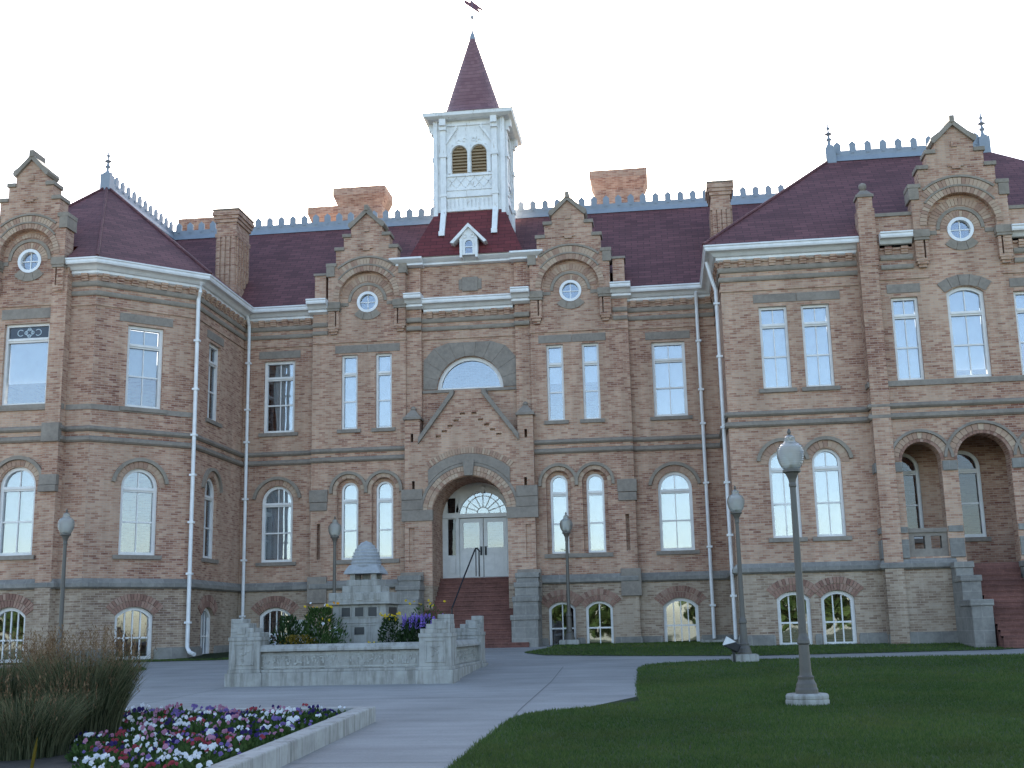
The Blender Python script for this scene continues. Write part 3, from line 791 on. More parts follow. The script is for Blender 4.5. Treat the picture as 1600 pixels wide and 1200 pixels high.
# stairs
def stairs(fr, s0, s1, z_top, d_top, n, rise, tread, zb=-.6, wide=None):
    q = MB()
    for i in range(n):
        z = z_top-rise*i; dd = d_top+tread*i
        a, b = (s0, s1)
        if wide and i >= n-len(wide): a, b = s0-wide[i-n+len(wide)], s1+wide[i-n+len(wide)]
        q.fbox(fr, a, b, dd+tread, d_top-1.2 if i == 0 else dd-.02, zb, z)
        q.fbox(fr, a, b, dd+tread+.02, dd+.002, z-.045, z+.003)
    return q
part('stair', stairs(FC, -1.195, 1.195, 2.28, -.98, 4, .147, .2), 'step')
part('stair', stairs(FC, -1.5, 1.5, 2.28-4*.147, -.18, 11, .147, .2, wide=(.02,.25,.48)), 'step')
for sg in (-1, 1):
    s_ = MB()
    for d0, d1, z, ov in ((.5, 1.02, 2.32, .0), (.7, 1.25, 2.02, .02), (1.0, 1.6, 1.58, .04), (1.3, 1.95, 1.03, .06)):
        a, b = sorted((sg*1.51, sg*2.2)); s_.fbox(FC, a-ov, b+ov, d1, d0-.3, -.6, z-.16); s_.fbox(FC, a-.03-ov, b+.03+ov, d1+.03, d0-.3, z-.16, z)
    part('stair_cheek', s_, 'stone_block', bevel=.02)

# ------------------------------------------------------------------ left wing
def left_wing():
    # gable bay
    hb = [arch_pts(-11.95, Z2a, 9.61, .69, 0), arch_pts(-11.95, Z1a, Z1b, .55, .55), arch_pts(-11.97, -.05, 1.5, .5, .25), circle_pts(GLW, 11.5, .36)]
    q = MB(); q.prism(FB, [(-13.25,-.7),(-10.75,-.7),(-10.75,11.3),(GLW+.95,11.3),(GLW+.95,12.6),(GLW-.95,12.6),(GLW-.95,11.3),(-13.25,11.3)], hb, 0, -.35, back=False); part('wall', q, 'brick')
    W = window(FB, -11.95, Z2a, 9.61, .69, 0, transom=9.13, muntin=0, blind=.72, fw=.075, sill=.1, label='wide window with a stained glass transom over a white blind')
    st = MB(); st.fbox(FB, -12.56, -11.34, -.15, -.172, 9.2, 9.53); W2 = st.build('stained_transom', M['stained'], W)
    rg = MB()
    for c, r_ in ((-11.95, .09), (-12.22, .08), (-11.68, .08)):
        rg.ring(FB, (c, 9.365), r_, r_+.022, 40 if c < -11.96 else -140 if c > -11.9 else 0, 320 if c < -11.96 else 140 if c > -11.9 else 360, -.143, -.16)
    for k in range(4): rg.ring(FB, (-11.95+.1*math.cos(k*math.pi/2), 9.365+.1*math.sin(k*math.pi/2)), .035, .055, 0, 360, -.141, -.16, 12)
    rg.build('leaded_scroll', paint_mat('pale_glass_scroll', (.42,.5,.55), .3), W)
    window(FB, -11.95, Z1a, Z1b, .55, .55, transom=4.80, rail=3.87, blind=.96); hood(FB, -11.95, Z1b-.55, .55)
    window(FB, -11.97, 0, 1.5, .5, .25, bars=3, muntin=0, rail=.6, sill=0, barw=.035); cellar_arch(FB, -11.97, .5, 1.5, .25)
    lintel(FB, -12.75, -11.15, 9.74, 10.05)
    s_ = MB(); s_.fbox(FB, -13.27, -10.73, .06, -.1, 7.03, 7.195); part('sill_band', s_, 'stone')
    q = MB(); q.fbox(FB, -11.2, -10.74, .1, -.02, -.7, 11.0); part('pilaster', q, 'brick')
    s_ = MB()
    for z0, z1, d in ((6.08, 6.62, .2), (4.85, 5.15, .18), (4.66, 4.84, .22)): s_.fbox(FB, -11.23, -10.71, d, .0, z0, z1)
    part('stone_block', s_, 'stone', bevel=.012)
    # stub, canted wall, return
    q = MB(); q.prism(F2, [(-10.76,-.7),(C2[0],-.7),(C2[0],ZT),(-10.76,ZT)], (), 0, -.3, back=False)
    part('wall', q, 'brick')
    cx = LK*.5-.03
    h = [arch_pts(cx, Z2a, Z2b, .54, 0), arch_pts(cx, Z1a, Z1b, .54, .54), arch_pts(cx, -.05, 1.46, .55, .25)]
    q = MB(); q.prism(FK, [(0,-.7),(LK,-.7),(LK,ZT),(0,ZT)], h, 0, -.35, back=False); part('wall', q, 'brick')
    window(FK, cx, Z2a, Z2b, .54, 0, transom=9.06, rail=8.15, sill=.16, blind=.6)
    window(FK, cx, Z1a, Z1b, .54, .54, transom=4.80, rail=3.87, sill=.16); hood(FK, cx, Z1b-.54, .54)
    window(FK, cx, 0, 1.46, .55, .25, bars=3, muntin=0, rail=.6, sill=0, barw=.035); cellar_arch(FK, cx, .55)
    lintel(FK, cx-.8, cx+.8)
    s_ = MB(); s_.sweep([(-10.76,-6.26), C2, C1], [(-.05,7.04),(.03,7.04),(.03,7.19),(-.05,7.19)]); part('sill_band', s_, 'stone')
    cr = 1.5
    h = [arch_pts(cr, Z2a, Z2b, .5, 0), arch_pts(cr, Z1a, Z1b, .5, .5), arch_pts(cr, -.05, 1.46, .5, .25)]
    q = MB(); q.prism(FR_L, [(0,-.7),(LR_L,-.7),(LR_L,ZT),(0,ZT)], h, 0, -.35, back=False); part('wall', q, 'brick')
    window(FR_L, cr, Z2a, Z2b, .5, 0, transom=9.06, rail=8.15, sill=.14)
    window(FR_L, cr, Z1a, Z1b, .5, .5, transom=4.80, rail=3.87, sill=.14); hood(FR_L, cr, Z1b-.5, .5)
    window(FR_L, cr, 0, 1.46, .5, .25, bars=3, muntin=0, rail=.6, sill=0); cellar_arch(FR_L, cr, .5)
    lintel(FR_L, cr-.7, cr+.7)
    # far side of the wing
    fa = frame((-16.3, -4.16), (14.0-16.3 and 2.3, -2.1)); q = MB()
    q.prism(fa, [(0,-.7),(math.hypot(2.3,2.1),-.7),(math.hypot(2.3,2.1),ZT),(0,ZT)], (), 0, -.3, back=False)
    q.prism(F2, [(-14.0,-.7),(-13.24,-.7),(-13.24,ZT),(-14.0,ZT)], (), 0, -.3, back=False); part('wall', q, 'brick')
left_wing()
# back and side walls that close the block
q = MB()
q.prism(frame((-16.3, 7.6), (0, -1)), [(0,-.7),(11.76,-.7),(11.76,11.47),(0,11.47)], (), 0, -.3)
q.prism(frame((21.7, 7.6), (-1, 0)), [(0,-.7),(38,-.7),(38,11.47),(0,11.47)], (), 0, -.3)
q.prism(frame((21.7, -3.9), (0, 1)), [(0,-.7),(11.5,-.7),(11.5,11.47),(0,11.47)], (), 0, -.3)
q.prism(frame((17.8, -3.9), (1, 0)), [(0,-.7),(3.9,-.7),(3.9,11.47),(0,11.47)], (), 0, -.3)
part('rear_wall', q, 'brick')

# ------------------------------------------------------------------ right wing
def right_wing():
    cs2, cs1, csb = (9.53, 10.73), (9.53, 10.73), (9.56, 10.75)
    h = []
    for c in cs2: h.append(arch_pts(c, Z2a, 9.63, .40, 0))
    for c in cs1: h.append(arch_pts(c, Z1a+.03, Z1b, .40, .40))
    for c in csb: h.append(arch_pts(c, -.05, 1.47, .45, .2))
    q = MB(); q.prism(FW, [(UR,-.7),(12.05,-.7),(12.05,ZT),(UR,ZT)], h, 0, -.35, back=False); part('wall', q, 'brick')
    q = MB(); q.prism(FR_R, [(0,-.7),(LR_R-.35,-.7),(LR_R-.35,ZT),(0,ZT)], (), 0, -.3, back=False); part('wall', q, 'brick')
    for c in cs2: window(FW, c, Z2a, 9.63, .40, 0, transom=9.07, rail=8.15, sill=.13, blind=.97, fw=.075)
    for c in cs1: window(FW, c, Z1a+.03, Z1b, .40, .40, transom=4.86, rail=3.9, sill=.13, blind=.97, fw=.075); hood(FW, c, Z1b-.40, .40, tan=.2, n=13)
    for c in csb: window(FW, c, .0, 1.47, .45, .2, bars=2, muntin=0, rail=.62, sill=0, barw=.035); cellar_arch(FW, c, .45, 1.47, .2)
    lintel(FW, 8.99, 11.45, split=True)
    # gable bay with three arches at porch level
    Zs = 4.92
    arches = [(13.23, .52, 2.3), (14.88, .70, -.6), (16.53, .52, 2.3)]
    h = [arch_pts(13.16, Z2a, 9.6, .37, 0), arch_pts(14.83, Z2a, 9.83, .51, .18), arch_pts(16.5, Z2a, 9.6, .37, 0), circle_pts(GRW, 11.5, .36)]
    for c, r_, z0 in arches: h.append(arch_pts(c, z0 if z0 > 0 else -.65, Zs+r_, r_, r_, 20))
    q = MB(); q.prism(FG, [(12.0,-.7),(17.8,-.7),(17.8,11.3),(GRW+1.05,11.3),(GRW+1.05,12.7),(GRW-1.05,12.7),(GRW-1.05,11.3),(12.0,11.3)], h, 0, -.45); part('wall', q, 'brick')
    window(FG, 13.16, Z2a, 9.6, .37, 0, transom=9.06, rail=8.15, sill=0, blind=.97, fw=.075); window(FG, 16.5, Z2a, 9.6, .37, 0, transom=9.06, rail=8.15, sill=0, blind=.6, fw=.075)
    window(FG, 14.83, Z2a, 9.83, .51, .18, transom=9.06, rail=8.15, sill=0, blind=.9)
    lintel(FG, 12.7, 13.62, 9.72, 9.98); lintel(FG, 16.05, 17.0, 9.72, 9.98)
    s_ = MB(); s_.wedges(FG, (14.83, 8.95), .90, 1.22, 52, 128, 5, .03, -.2); part('stone_arch', s_, 'stone')
    s_ = MB(); s_.sweep([(12.0,-3.9),(12.0,-4.28),(17.8,-4.28),(17.8,-3.9)], [(-.05,7.03),(.05,7.03),(.05,7.18),(-.05,7.18)]); part('sill_band', s_, 'stone')
    for c, r_, z0 in arches:
        e_ = .006 if r_ > .6 else 0.
        v = MB(); v.wedges(FG, (c, Zs), r_+.004, r_+.085, 0, 180, int(r_*36), .02, -.45, gap=.01); part('brick_arch', v, 'vous_red')
        v = MB(); v.wedges(FG, (c, Zs), r_+.095, r_+.265, 0, 180, 17, .03+e_, -.1); part('brick_arch', v, 'vous')
        s_ = MB(); s_.ring(FG, (c, Zs), r_+.275, r_+.35, 4, 176, .08+e_, -.05); part('hood_mould', s_, 'stone')
    for a, b in ((11.96, 12.70), (13.77, 14.16), (15.6, 15.99), (17.06, 17.84)):
        s_ = MB()
        for z0, z1, d in ((4.63, 4.90, .06), (2.95, 3.12, .04), (2.27, 2.78, .05)): s_.fbox(FG, a, b, d, -.46, z0, z1)
        part('impost_stone', s_, 'stone_block', bevel=.012)
    # pierced balustrade in the side arches
    for c in (13.23, 16.53):
        s_ = MB(); s_.prism(FG, [(c-.53,2.28),(c+.53,2.28),(c+.53,3.08),(c-.53,3.08)], [[(c-.36,2.52),(c-.08,2.52),(c-.08,2.86),(c-.36,2.86)],[(c+.08,2.52),(c+.36,2.52),(c+.36,2.86),(c+.08,2.86)]], -.08, -.3)
        s_.fbox(FG, c-.53, c+.53, -.03, -.34, 2.96, 3.07); part('balustrade', s_, 'stone')
    # loggia behind the arches
    fl = frame((0, -2.5), (1, 0)); q = MB()
    hh = [arch_pts(c, 2.9, 5.4, .47, .47) for c in (13.05, 14.75, 16.7)]
    q.prism(fl, [(12.0,-.6),(17.8,-.6),(17.8,6.2),(12.0,6.2)], hh, 0, -.3, back=False)
    q.box(12.0, 12.35, -3.85, -2.5, -.6, 6.2); q.box(17.45, 17.8, -3.85, -2.5, -.6, 6.2); q.box(12, 17.8, -3.85, -2.5, 6.0, 6.2)
    part('loggia_wall', q, 'brick')
    q = MB(); q.box(12.02, 17.78, -4.2, -2.52, -.6, 2.1); part('loggia_floor', q, 'step')
    for c in (13.05, 14.75, 16.7):
        window(fl, c, 2.9, 5.4, .47, .47, transom=4.80, rail=3.87, muntin=0, sill=.1, fw=.1, glass='glass_dark', recess=.04)
    # corner piers with ball finials and parapet
    for c in (12.29, 17.5):
        q = MB(); q.fbox(FG, c-.24, c+.24, .12, -.35, 10.55, 12.25); q.fbox(FG, c-.2, c+.2, .12, -.3, 12.25, 12.6)
        for j in range(4): q.fbox(FG, c-.2+.04*j, c+.2-.04*j, .10-.025*j, -.05, 10.48-.07*j, 10.555-.07*j)
        PP = part('corner_pier', q, 'brick')
        s_ = MB(); cc = FG(c, -.09, 0)[:2]; s_.frustum(cc, .25, 12.6, .25, 12.68); s_.frustum(cc, .23, 12.68, .1, 12.84); s_.lathe([(.04,12.82),(.05,12.86),(.1,12.92),(.12,12.99),(.1,13.06),(.03,13.1)], (*cc, 0), 12)
        s_.build('ball_finial', M['stone'], PP)
    for a, b in ((12.5, 13.56), (16.2, 17.3)):
        q = MB(); q.fbox(FG, a, b, .03, -.3, 11.3, 12.0); PP = part('parapet', q, 'brick')
        s_ = MB(); s_.fbox(FG, a, b, .08, -.34, 12.0, 12.1); s_.build('cap', M['stone_warm'], PP)
    q = MB(); q.fbox(FG, 12.0, 12.5, .09, -.02, -.7, 11.0)
    part('pilaster', q, 'brick')
    # porch stairs and stone cheek
    part('stair', stairs(FG, 14.28, 15.5, 1.95, -.3, 13, .147, .21), 'step')
    for sg in (-1, 1):
        s_ = MB()
        for d0, d1, z, ov in ((-.1, .5, 2.12, 0.), (.3, 1.1, 1.74, .015), (.8, 1.95, 1.10, .03)):
            a, b = (13.74-ov, 14.20+ov) if sg < 0 else (15.56-ov, 16.05+ov)
            s_.fbox(FG, a, b, d1, d0, -.7, z-.16); s_.fbox(FG, a-.03, b+.03, d1+.03, d0, z-.16, z)
        part('stair_cheek', s_, 'stone_block', bevel=.02)
right_wing()

# ------------------------------------------------------------------ roofs
ZE, ZR, VR = 11.46, 15.52, 3.6
def roofs():
    q = MB(); e = .45
    sl = (ZR-ZE)/(VR+e)
    def zm(v): return ZE+(v+e)*sl
    # main roof: full slope behind the gables, eave strips only where there is a cornice
    q.face([(-12,.25,zm(.25)),(12,.25,zm(.25)),(12,VR,ZR),(-12,VR,ZR)]); q.face([(12,VR*2+e,ZE),(-12,VR*2+e,ZE),(-12,VR,ZR),(12,VR,ZR)])
    q.face([(-12,-e,ZE),(-4.95,-e,ZE),(-4.95,.25,zm(.25)),(-12,.25,zm(.25))]); q.face([(4.95,-e,ZE),(12,-e,ZE),(12,.25,zm(.25)),(4.95,.25,zm(.25))])
    # left wing, canted hip
    A = (-12.0, -1.95, ZR); Bk = (-12.0, VR, ZR)
    a = 6.26+e
    c2 = (C2[0]+.19, -a, ZE); c1 = (C1[0]+e, C1[1]-.19, ZE); m2 = (-24-c2[0], -a, ZE); m1 = (-24-c1[0], c1[1], ZE)
    def zl(v): return ZE+(v+a)*(ZR-ZE)/(a-1.95)
    vc = -6.05; f_ = (vc+a)/(a-1.95); lx = c2[0]+(A[0]-c2[0])*f_; mx = m2[0]+(A[0]-m2[0])*f_
    q.face([(mx,vc,zl(vc)), (lx,vc,zl(vc)), A]); q.face([(-10.75,-a,ZE), c2, (lx,vc,zl(vc)), (-10.75,vc,zl(vc))]); q.face([m2, (-13.25,-a,ZE), (-13.25,vc,zl(vc)), (mx,vc,zl(vc))])
    q.face([c2, c1, A]); q.face([c1, (c1[0], VR+4, ZE), Bk, A]); q.face([m2, m1, A]); q.face([m1, (m1[0], VR+4, ZE), Bk, A])
    # right wing hip
    l, r_, f, b = UR-e, 22.2, -3.9-e, 4.8
    R0, R1 = (12.12, .02, ZR), (17.0, .02, ZR)
    vc = -3.75; k_ = (vc-f)/(.02-f); zc = ZE+(ZR-ZE)*k_; lx = l+(R0[0]-l)*k_; rx = r_+(R1[0]-r_)*k_
    q.face([(lx,vc,zc),(rx,vc,zc),R1,R0]); q.face([(l,f,ZE),(12.05,f,ZE),(12.05,vc,zc),(lx,vc,zc)]); q.face([(17.8,f,ZE),(r_,f,ZE),(rx,vc,zc),(17.8,vc,zc)])
    q.face([(l,f,ZE),R0,(l,b,ZE)]); q.face([(r_,f,ZE),(r_,b,ZE),R1]); q.face([(l,b,ZE),R0,R1,(r_,b,ZE)])
    part('roof', q, 'shingle')
    # hip ridge rolls
    h = MB()
    for p0, p1 in ((c2, A), (c1, A), ((l,f,ZE), R0), (m2, A)): h.tube([Vector(p0)+Vector((0,0,.02)), Vector(p1)+Vector((0,0,.02))], .05, 6)
    part('hip_roll', h, 'shingle')
roofs()
def cresting(p0, p1, taper=True):
    a, b = Vector(p0), Vector(p1); L = (b-a).length; fr = frame(p0[:2], (b-a)[:2]); z = p0[2]
    q = MB()
    q.prism(fr, [(0,z-.06),(L,z-.06),(L,z+.29),(0,z+.29)], (), .04, -.04)
    t = (b-a).normalized(); n = Vector((t.y, -t.x, 0))
    for sg in (-1, 1):
        v0, v1 = a+n*.13*sg+Vector((0,0,-.09)), b+n*.13*sg+Vector((0,0,-.09))
        q.face([v0, v1, b+n*.04*sg+Vector((0,0,.1)), a+n*.04*sg+Vector((0,0,.1))])
    k = int(L/.45)
    for i in range(k):
        s = L*(i+.5)/k
        q.prism(fr, [(s-.115,z+.28),(s+.115,z+.28),(s+.115,z+.51),(s,z+.62),(s-.115,z+.51)], (), .035, -.035)
        q.fbox(fr, s-.05, s+.05, .06, -.06, z+.19, z+.26)
    return part('ridge_cresting', q, 'crest')
def finial(p, h=1.05):
    q = MB(); x, y, z = p
    q.box(x-.17, x+.17, y-.17, y+.17, z-.15, z+.42); q.box(x-.11, x+.11, y-.11, y+.11, z+.42, z+.5)
    q.lathe([(.09,0),(.05,.08),(.05,.16),(.10,.22),(.05,.28),(.035,.36),(.13,.42),(.035,.48),(.03,.56),(.07,.62),(.025,.68),(.012,.95),(.004,1.25)], (x, y, z+.5), 10)
    part('finial', q, 'crest')
cresting((-12, VR, ZR), (-1.2, VR, ZR)); cresting((1.2, VR, ZR), (12, VR, ZR)); cresting((-12, -1.95, ZR), (-12, VR, ZR)); cresting((12.12, .02, ZR), (17.0, .02, ZR))
finial((-12, -1.95, ZR)); finial((12.12, .02, ZR)); finial((17.0, .02, ZR))
def chimney(x0, x1, y0, y1, z0, z1, kind=0, batter=0.):
    q = MB()
    q.box(x0, x1, y0, y1, z0, z1-(.75 if kind == 1 else .3))
    if kind == 0:
        for j, (dz, ex) in enumerate(((.95, .04), (.42, .05), (.30, .09), (.18, .13))): q.box(x0-ex, x1+ex, y0-ex, y1+ex, z1-dz, z1-dz+.13)
        q.box(x0-.08, x1+.08, y0-.08, y1+.08, z0, z0+1.1)
        n = 4
        for i in range(n):
            s = x0+(x1-x0)*(i+.5)/n; q.box(s-.06, s+.06, y0-.045, y0, z0+1.1, z1-.95)
        m_ = 5
        for i in range(m_):
            s = y0+(y1-y0)*(i+.5)/m_; q.box(x1, x1+.045, s-.06, s+.06, z0+1.1, z1-.95); q.box(x0-.045, x0, s-.06, s+.06, z0+1.1, z1-.95)
        q.box(x0-.1, x1+.1, y0-.1, y1+.1, z1-.06, z1)
    elif kind == 1:
        cx, cy_, a_, b_ = (x0+x1)/2, (y0+y1)/2, (x1-x0)/2, (y1-y0)/2
        q.frustum((cx, cy_), (a_, b_), z1-.75, (a_+.17, b_+.17), z1-.32); q.box(x0-.17, x1+.17, y0-.17, y1+.17, z1-.32, z1)
    C_ = part('chimney', q, 'brick')
    if kind == 1: return
    s_ = MB(); s_.box(x0-.13, x1+.13, y0-.13, y1+.13, z1, z1+.05); s_.build('cap', M['stone_warm'], C_)
chimney(-8.72, -8.02, -.35, .95, 11.2, 15.0); chimney(8.2, 8.84, .6, 1.6, 11.8, 15.2, 0)
chimney(-6.25, -4.45, 6.2, 7.3, 13, 18.1, 1); chimney(4.05, 5.95, 6.2, 7.3, 13, 18.1, 1)
chimney(-8.2, -6.75, 9.2, 10.4, 11, 18.5, 1); chimney(-13.3, -12.0, 7.6, 8.8, 12, 17.75, 1); chimney(13.6, 14.6, 8.4, 9.4, 12, 17.6, 1)

# ------------------------------------------------------------------ bell tower
def tower():
    cy = 1.7; hw = 1.18; ft = frame((0, cy-hw), (1, 0))
    # skirt roof
    q = MB()
    q.mesh([(-1.95,-.42,12.9),(1.9,-.42,12.9),(1.9,3.6,12.9),(-1.95,3.6,12.9),(-1.2,cy-hw,14.75),(1.2,cy-hw,14.75),(1.2,cy+hw,14.75),(-1.2,cy+hw,14.75)],
           [(0,1,5,4),(1,2,6,5),(2,3,7,6),(3,0,4,7),(4,5,6,7)])
    part('tower_skirt_roof', q, 'shingle_red')
    T = MB()
    for fr in (ft, frame((hw, cy), (0, 1)), frame((-hw, cy), (0, -1)), frame((0, cy+hw), (-1, 0))):
        o = 0
        lv = [arch_pts(c, 16.14, 17.16, .27, .27) for c in (-.34, .34)]
        T.prism(fr, [(-hw+.001,14.7),(hw-.001,14.7),(hw-.001,18.15),(-hw+.001,18.15)], lv, 0, -.15)
        # posts with hanging feet
        for c in (-.90, .90):
            T.fbox(fr, c-.095, c+.095, .13, .001, 14.6, 18.1); T.fbox(fr, c-.13, c+.13, .17, .0, 16.72, 16.80); T.fbox(fr, c-.115, c+.115, .15, .0, 16.80, 16.88)
            T.fbox(fr, c-.12, c+.12, .20, .0, 17.72, 17.86); T.fbox(fr, c-.11, c+.11, .28, .0, 17.86, 18.1)
            T.fbox(fr, c-.12, c+.12, .155, .002, 15.28, 15.36)
        # panels
        T.fbox(fr, -.8, .8, .05, -.01, 16.03, 16.12); T.fbox(fr, -.8, .8, .04, -.01, 15.52, 15.60); T.fbox(fr, -.8, .8, .07, -.01, 15.26, 15.46); T.fbox(fr, -.8, .8, .045, -.01, 14.76, 14.86)
        for i in range(11): s = -.74+.148*i; T.fbox(fr, s-.045, s+.045, .035, -.01, 14.86, 15.2)
        for i in range(5):
            s = -.64+.32*i
            for sg in (-1, 1): T.prism(fr, [(s-sg*.16,15.61),(s-sg*.16+.035,15.61),(s+sg*.16+.035-.035*(sg>0)*0,16.02),(s+sg*.16,16.02)], (), .025, -.01)
        for sg in (-1, 1):
            T.prism(fr, [(sg*.80,17.35),(sg*.80,17.22),(sg*.38,17.84),(sg*.45,17.90)], (), .08, -.01)
            T.fbox(fr, sg*.70-.06, sg*.70+.06, .06, -.01, 16.14, 16.9); T.ring(fr, (sg*.34, 16.89), .28, .34, 0, 180, .06, -.01, 14)
            for k in range(3): T.ring(fr, (sg*(.16+.2*k), 17.38-.06*k*k), .05, .075, 0, 300, .03, -.01, 10)
        T.fbox(fr, -.05, .05, .07, -.01, 16.14, 17.2); T.fbox(fr, -.8, .8, .05, -.01, 17.9, 17.98)
        # flying brace feet at the corners
    for sx in (-1, 1):
        for sy in (-1, 1): T.box(sx*hw-.07, sx*hw+.07, cy+sy*hw-.07, cy+sy*hw+.07, 14.55, 18.12)
    # eaves
    T.frustum((0, cy), 1.42, 18.1, 1.56, 18.17); T.frustum((0, cy), 1.56, 18.17, 1.58, 18.30)
    TW = part('bell_tower', T, 'white_old')
    foot = MB()
    for sx in (-1, 1):
        x = sx*.90; foot.mesh([ft(x-.09,.02,14.8),ft(x+.09,.02,14.8),ft(x+.09,.14,14.8),ft(x-.09,.14,14.8),ft(x-.09,.42,13.72),ft(x+.09,.42,13.72),ft(x+.09,.58,13.72),ft(x-.09,.58,13.72)], [(0,3,2,1),(4,5,6,7),(0,1,5,4),(1,2,6,5),(2,3,7,6),(3,0,4,7)])
        foot.fbox(ft, x-.10, x+.10, .60, .40, 13.72, 13.88)
    foot.build('post_foot', M['white_old'], TW)
    L_ = MB()
    for fr in (ft, frame((hw, cy), (0, 1))):
        for c in (-.34, .34):
            for i in range(9):
                z = 16.15+.115*i
                hw_ = .265 if z < 16.85 else math.sqrt(max(.27**2-(z+.06-16.89)**2, .001))
                L_.mesh([fr(c-hw_,-.02,z),fr(c+hw_,-.02,z),fr(c+hw_,-.12,z+.10),fr(c-hw_,-.12,z+.10),fr(c-hw_,-.035,z-.012),fr(c+hw_,-.035,z-.012),fr(c+hw_,-.135,z+.09),fr(c-hw_,-.135,z+.09)],
                        [(0,1,2,3),(4,7,6,5),(0,4,5,1),(1,5,6,2),(2,6,7,3),(3,7,4,0)])
            L_.prism(fr, arch_pts(c, 16.14, 17.16, .265, .265), (), -.141, -.149)
    L_.build('louvre', M['louvre'], TW)
    # witch's-hat spire: square eaves easing into a round cone
    S_ = MB(); n = 48; V = []; rows = [(0, 1.60, 18.29), (.25, 1.40, 18.40), (.6, 1.20, 18.53), (1, 1.06, 18.70), (1, .98, 18.95)] + [(1, .98-.88*i/14, 18.95+2.85*i/14) for i in range(1, 15)]
    for k, r_, z in rows:
        for i in range(n):
            a = 2*math.pi*i/n; sq = 1/max(abs(math.cos(a)), abs(math.sin(a))); f = sq*(1-k)+k
            V.append((r_*f*math.cos(a), cy+r_*f*math.sin(a), z))
    Fs = [(i*n+j, i*n+(j+1) % n, (i+1)*n+(j+1) % n, (i+1)*n+j) for i in range(len(rows)-1) for j in range(n)]
    S_.mesh(V, Fs+[tuple(range(n))[::-1], tuple(range((len(rows)-1)*n, len(rows)*n))])
    S_.build('spire', M['cone'], TW, smooth=True)
    F_ = MB(); F_.lathe([(.12,21.75),(.10,21.9),(.03,22.1),(.018,22.2),(.018,22.55),(.05,22.62),(.06,22.68),(.03,22.76),(.015,22.8),(.015,23.35)], (0, cy, 0), 10)
    F_.build('spire_finial', M['crest'], TW)
    v = MB(); fv = frame((0, cy), (.75, .66))
    v.prism(fv, [(-.34,23.22),(-.30,23.14),(.30,22.94),(.34,23.0),(.22,23.10),(.5,23.06),(.52,23.1),(-.05,23.34),(-.08,23.22),(-.3,23.27)], (), .012, -.012)
    v.build('weather_vane', paint_mat('dark_red_vane', (.16,.05,.07), .5), TW)
    # little dormer on the skirt
    fd = frame((.1, -.52), (1, 0)); d = MB()
    d.prism(fd, [(-.24,12.85),(.24,12.85),(.24,13.42),(.30,13.42),(.0,13.85),(-.30,13.42),(-.24,13.42)], [arch_pts(0, 12.9, 13.36, .125, .125)], 0, -.08)
    d.prism(fd, [(-.62,13.28),(-.52,13.24),(0,13.80),(0,13.93)], (), .1, -1.0); d.prism(fd, [(.62,13.28),(.52,13.24),(0,13.80),(0,13.93)], (), .1, -1.0)
    d.fbox(fd, -.3, -.22, .05, -.9, 12.75, 13.4); d.fbox(fd, .22, .3, .05, -.9, 12.75, 13.4)
    for sg in (-1, 1): d.ring(fd, (sg*.13, 13.5), .05, .075, 0, 320, .03, -.01, 10)
    DM = part('dormer', d, 'white_old')
    p = MB(); p.prism(fd, arch_pts(0, 12.88, 13.37, .13, .13), (), -.04, -.05); p.build('pane', M['glass'], DM)
    p = MB(); p.fbox(fd, -.13, .13, -.015, -.045, 13.11, 13.14); p.build('sash_bar', M['white'], DM)
tower()

# ------------------------------------------------------------------ downpipes
def downpipe(pts, r=.05, out=(0, -1), zs=()):
    q = MB(); q.tube(pts, r, 8)
    for z in zs:
        i = [k for k in range(len(pts)-1) if pts[k][2] >= z >= pts[k+1][2]]
        if i:
            a, b = Vector(pts[i[0]]), Vector(pts[i[0]+1]); p = a.lerp(b, (a.z-z)/max(a.z-b.z, 1e-6))
            q.box(p.x-.09, p.x+.09, p.y-.07, p.y+.07, z-.03, z+.03)
    part('downpipe', q, 'white', smooth=False)
x, y = C1[0]+.06, C1[1]-.13
downpipe([(x+.15,y-.2,11.2),(x+.1,y-.12,10.9),(x,y,10.7),(x,y,.3),(x+.12,y-.1,.16),(x+.32,y-.25,.1)], .06, zs=(9.4,7.9,6.5,5.3,3.9,2.4,1.0))
downpipe([(-7.55,-.35,11.2),(-7.55,-.16,10.9),(-7.55,-.13,10.6),(-7.55,-.13,.1)], .055, zs=(9.6,8.0,6.9,5.0,3,1.2))
downpipe([(7.5,-.35,11.2),(7.5,-.16,10.9),(7.5,-.13,10.6),(7.5,-.13,.2)], .055, zs=(9.6,8.0,6.9,5.0,3,1.2))
downpipe([(UR-.35,-3.5,11.2),(UR-.25,-3.5,10.75),(UR-.12,-3.5,10.3),(UR-.12,-3.5,.2)], .055, zs=(9.9,8.3,6.2,4.6,3.1,1.4))

# ------------------------------------------------------------------ street lamps
def globe_mat():
    m = NT('ribbed_globe_glass'); z = m.n('SeparateXYZ', {0: m.pos()}).outputs[2]
    ribs = m.math('SINE', m.math('MULTIPLY', z, 190.))
    b = m.n('Bump', {'Height': ribs, 'Strength': .5, 'Distance': .01})
    gl = m.n('BsdfGlossy', {'Color': (.9,.92,.95,1), 'Roughness': .12, 'Normal': b.outputs[0]})
    tr = m.n('BsdfTransparent', {'Color': (.86,.90,.86,1)}); tl = m.n('BsdfTranslucent', {'Color': (.74,.70,.62,1)}); df = m.n('BsdfDiffuse', {'Color': (.72,.67,.58,1)})
    d2 = m.n('MixShader', {0: .5, 1: tl, 2: df}); a = m.n('MixShader', {0: .55, 1: tr, 2: d2})
    f = m.n('Fresnel', {'IOR': 1.5, 'Normal': b.outputs[0]}); mx = m.n('MixShader', {0: m.math('ADD', f, .06), 1: a, 2: gl})
    m.t.links.new(mx.outputs[0], m.out.inputs[0]); return m.mat
M['globe'] = globe_mat()
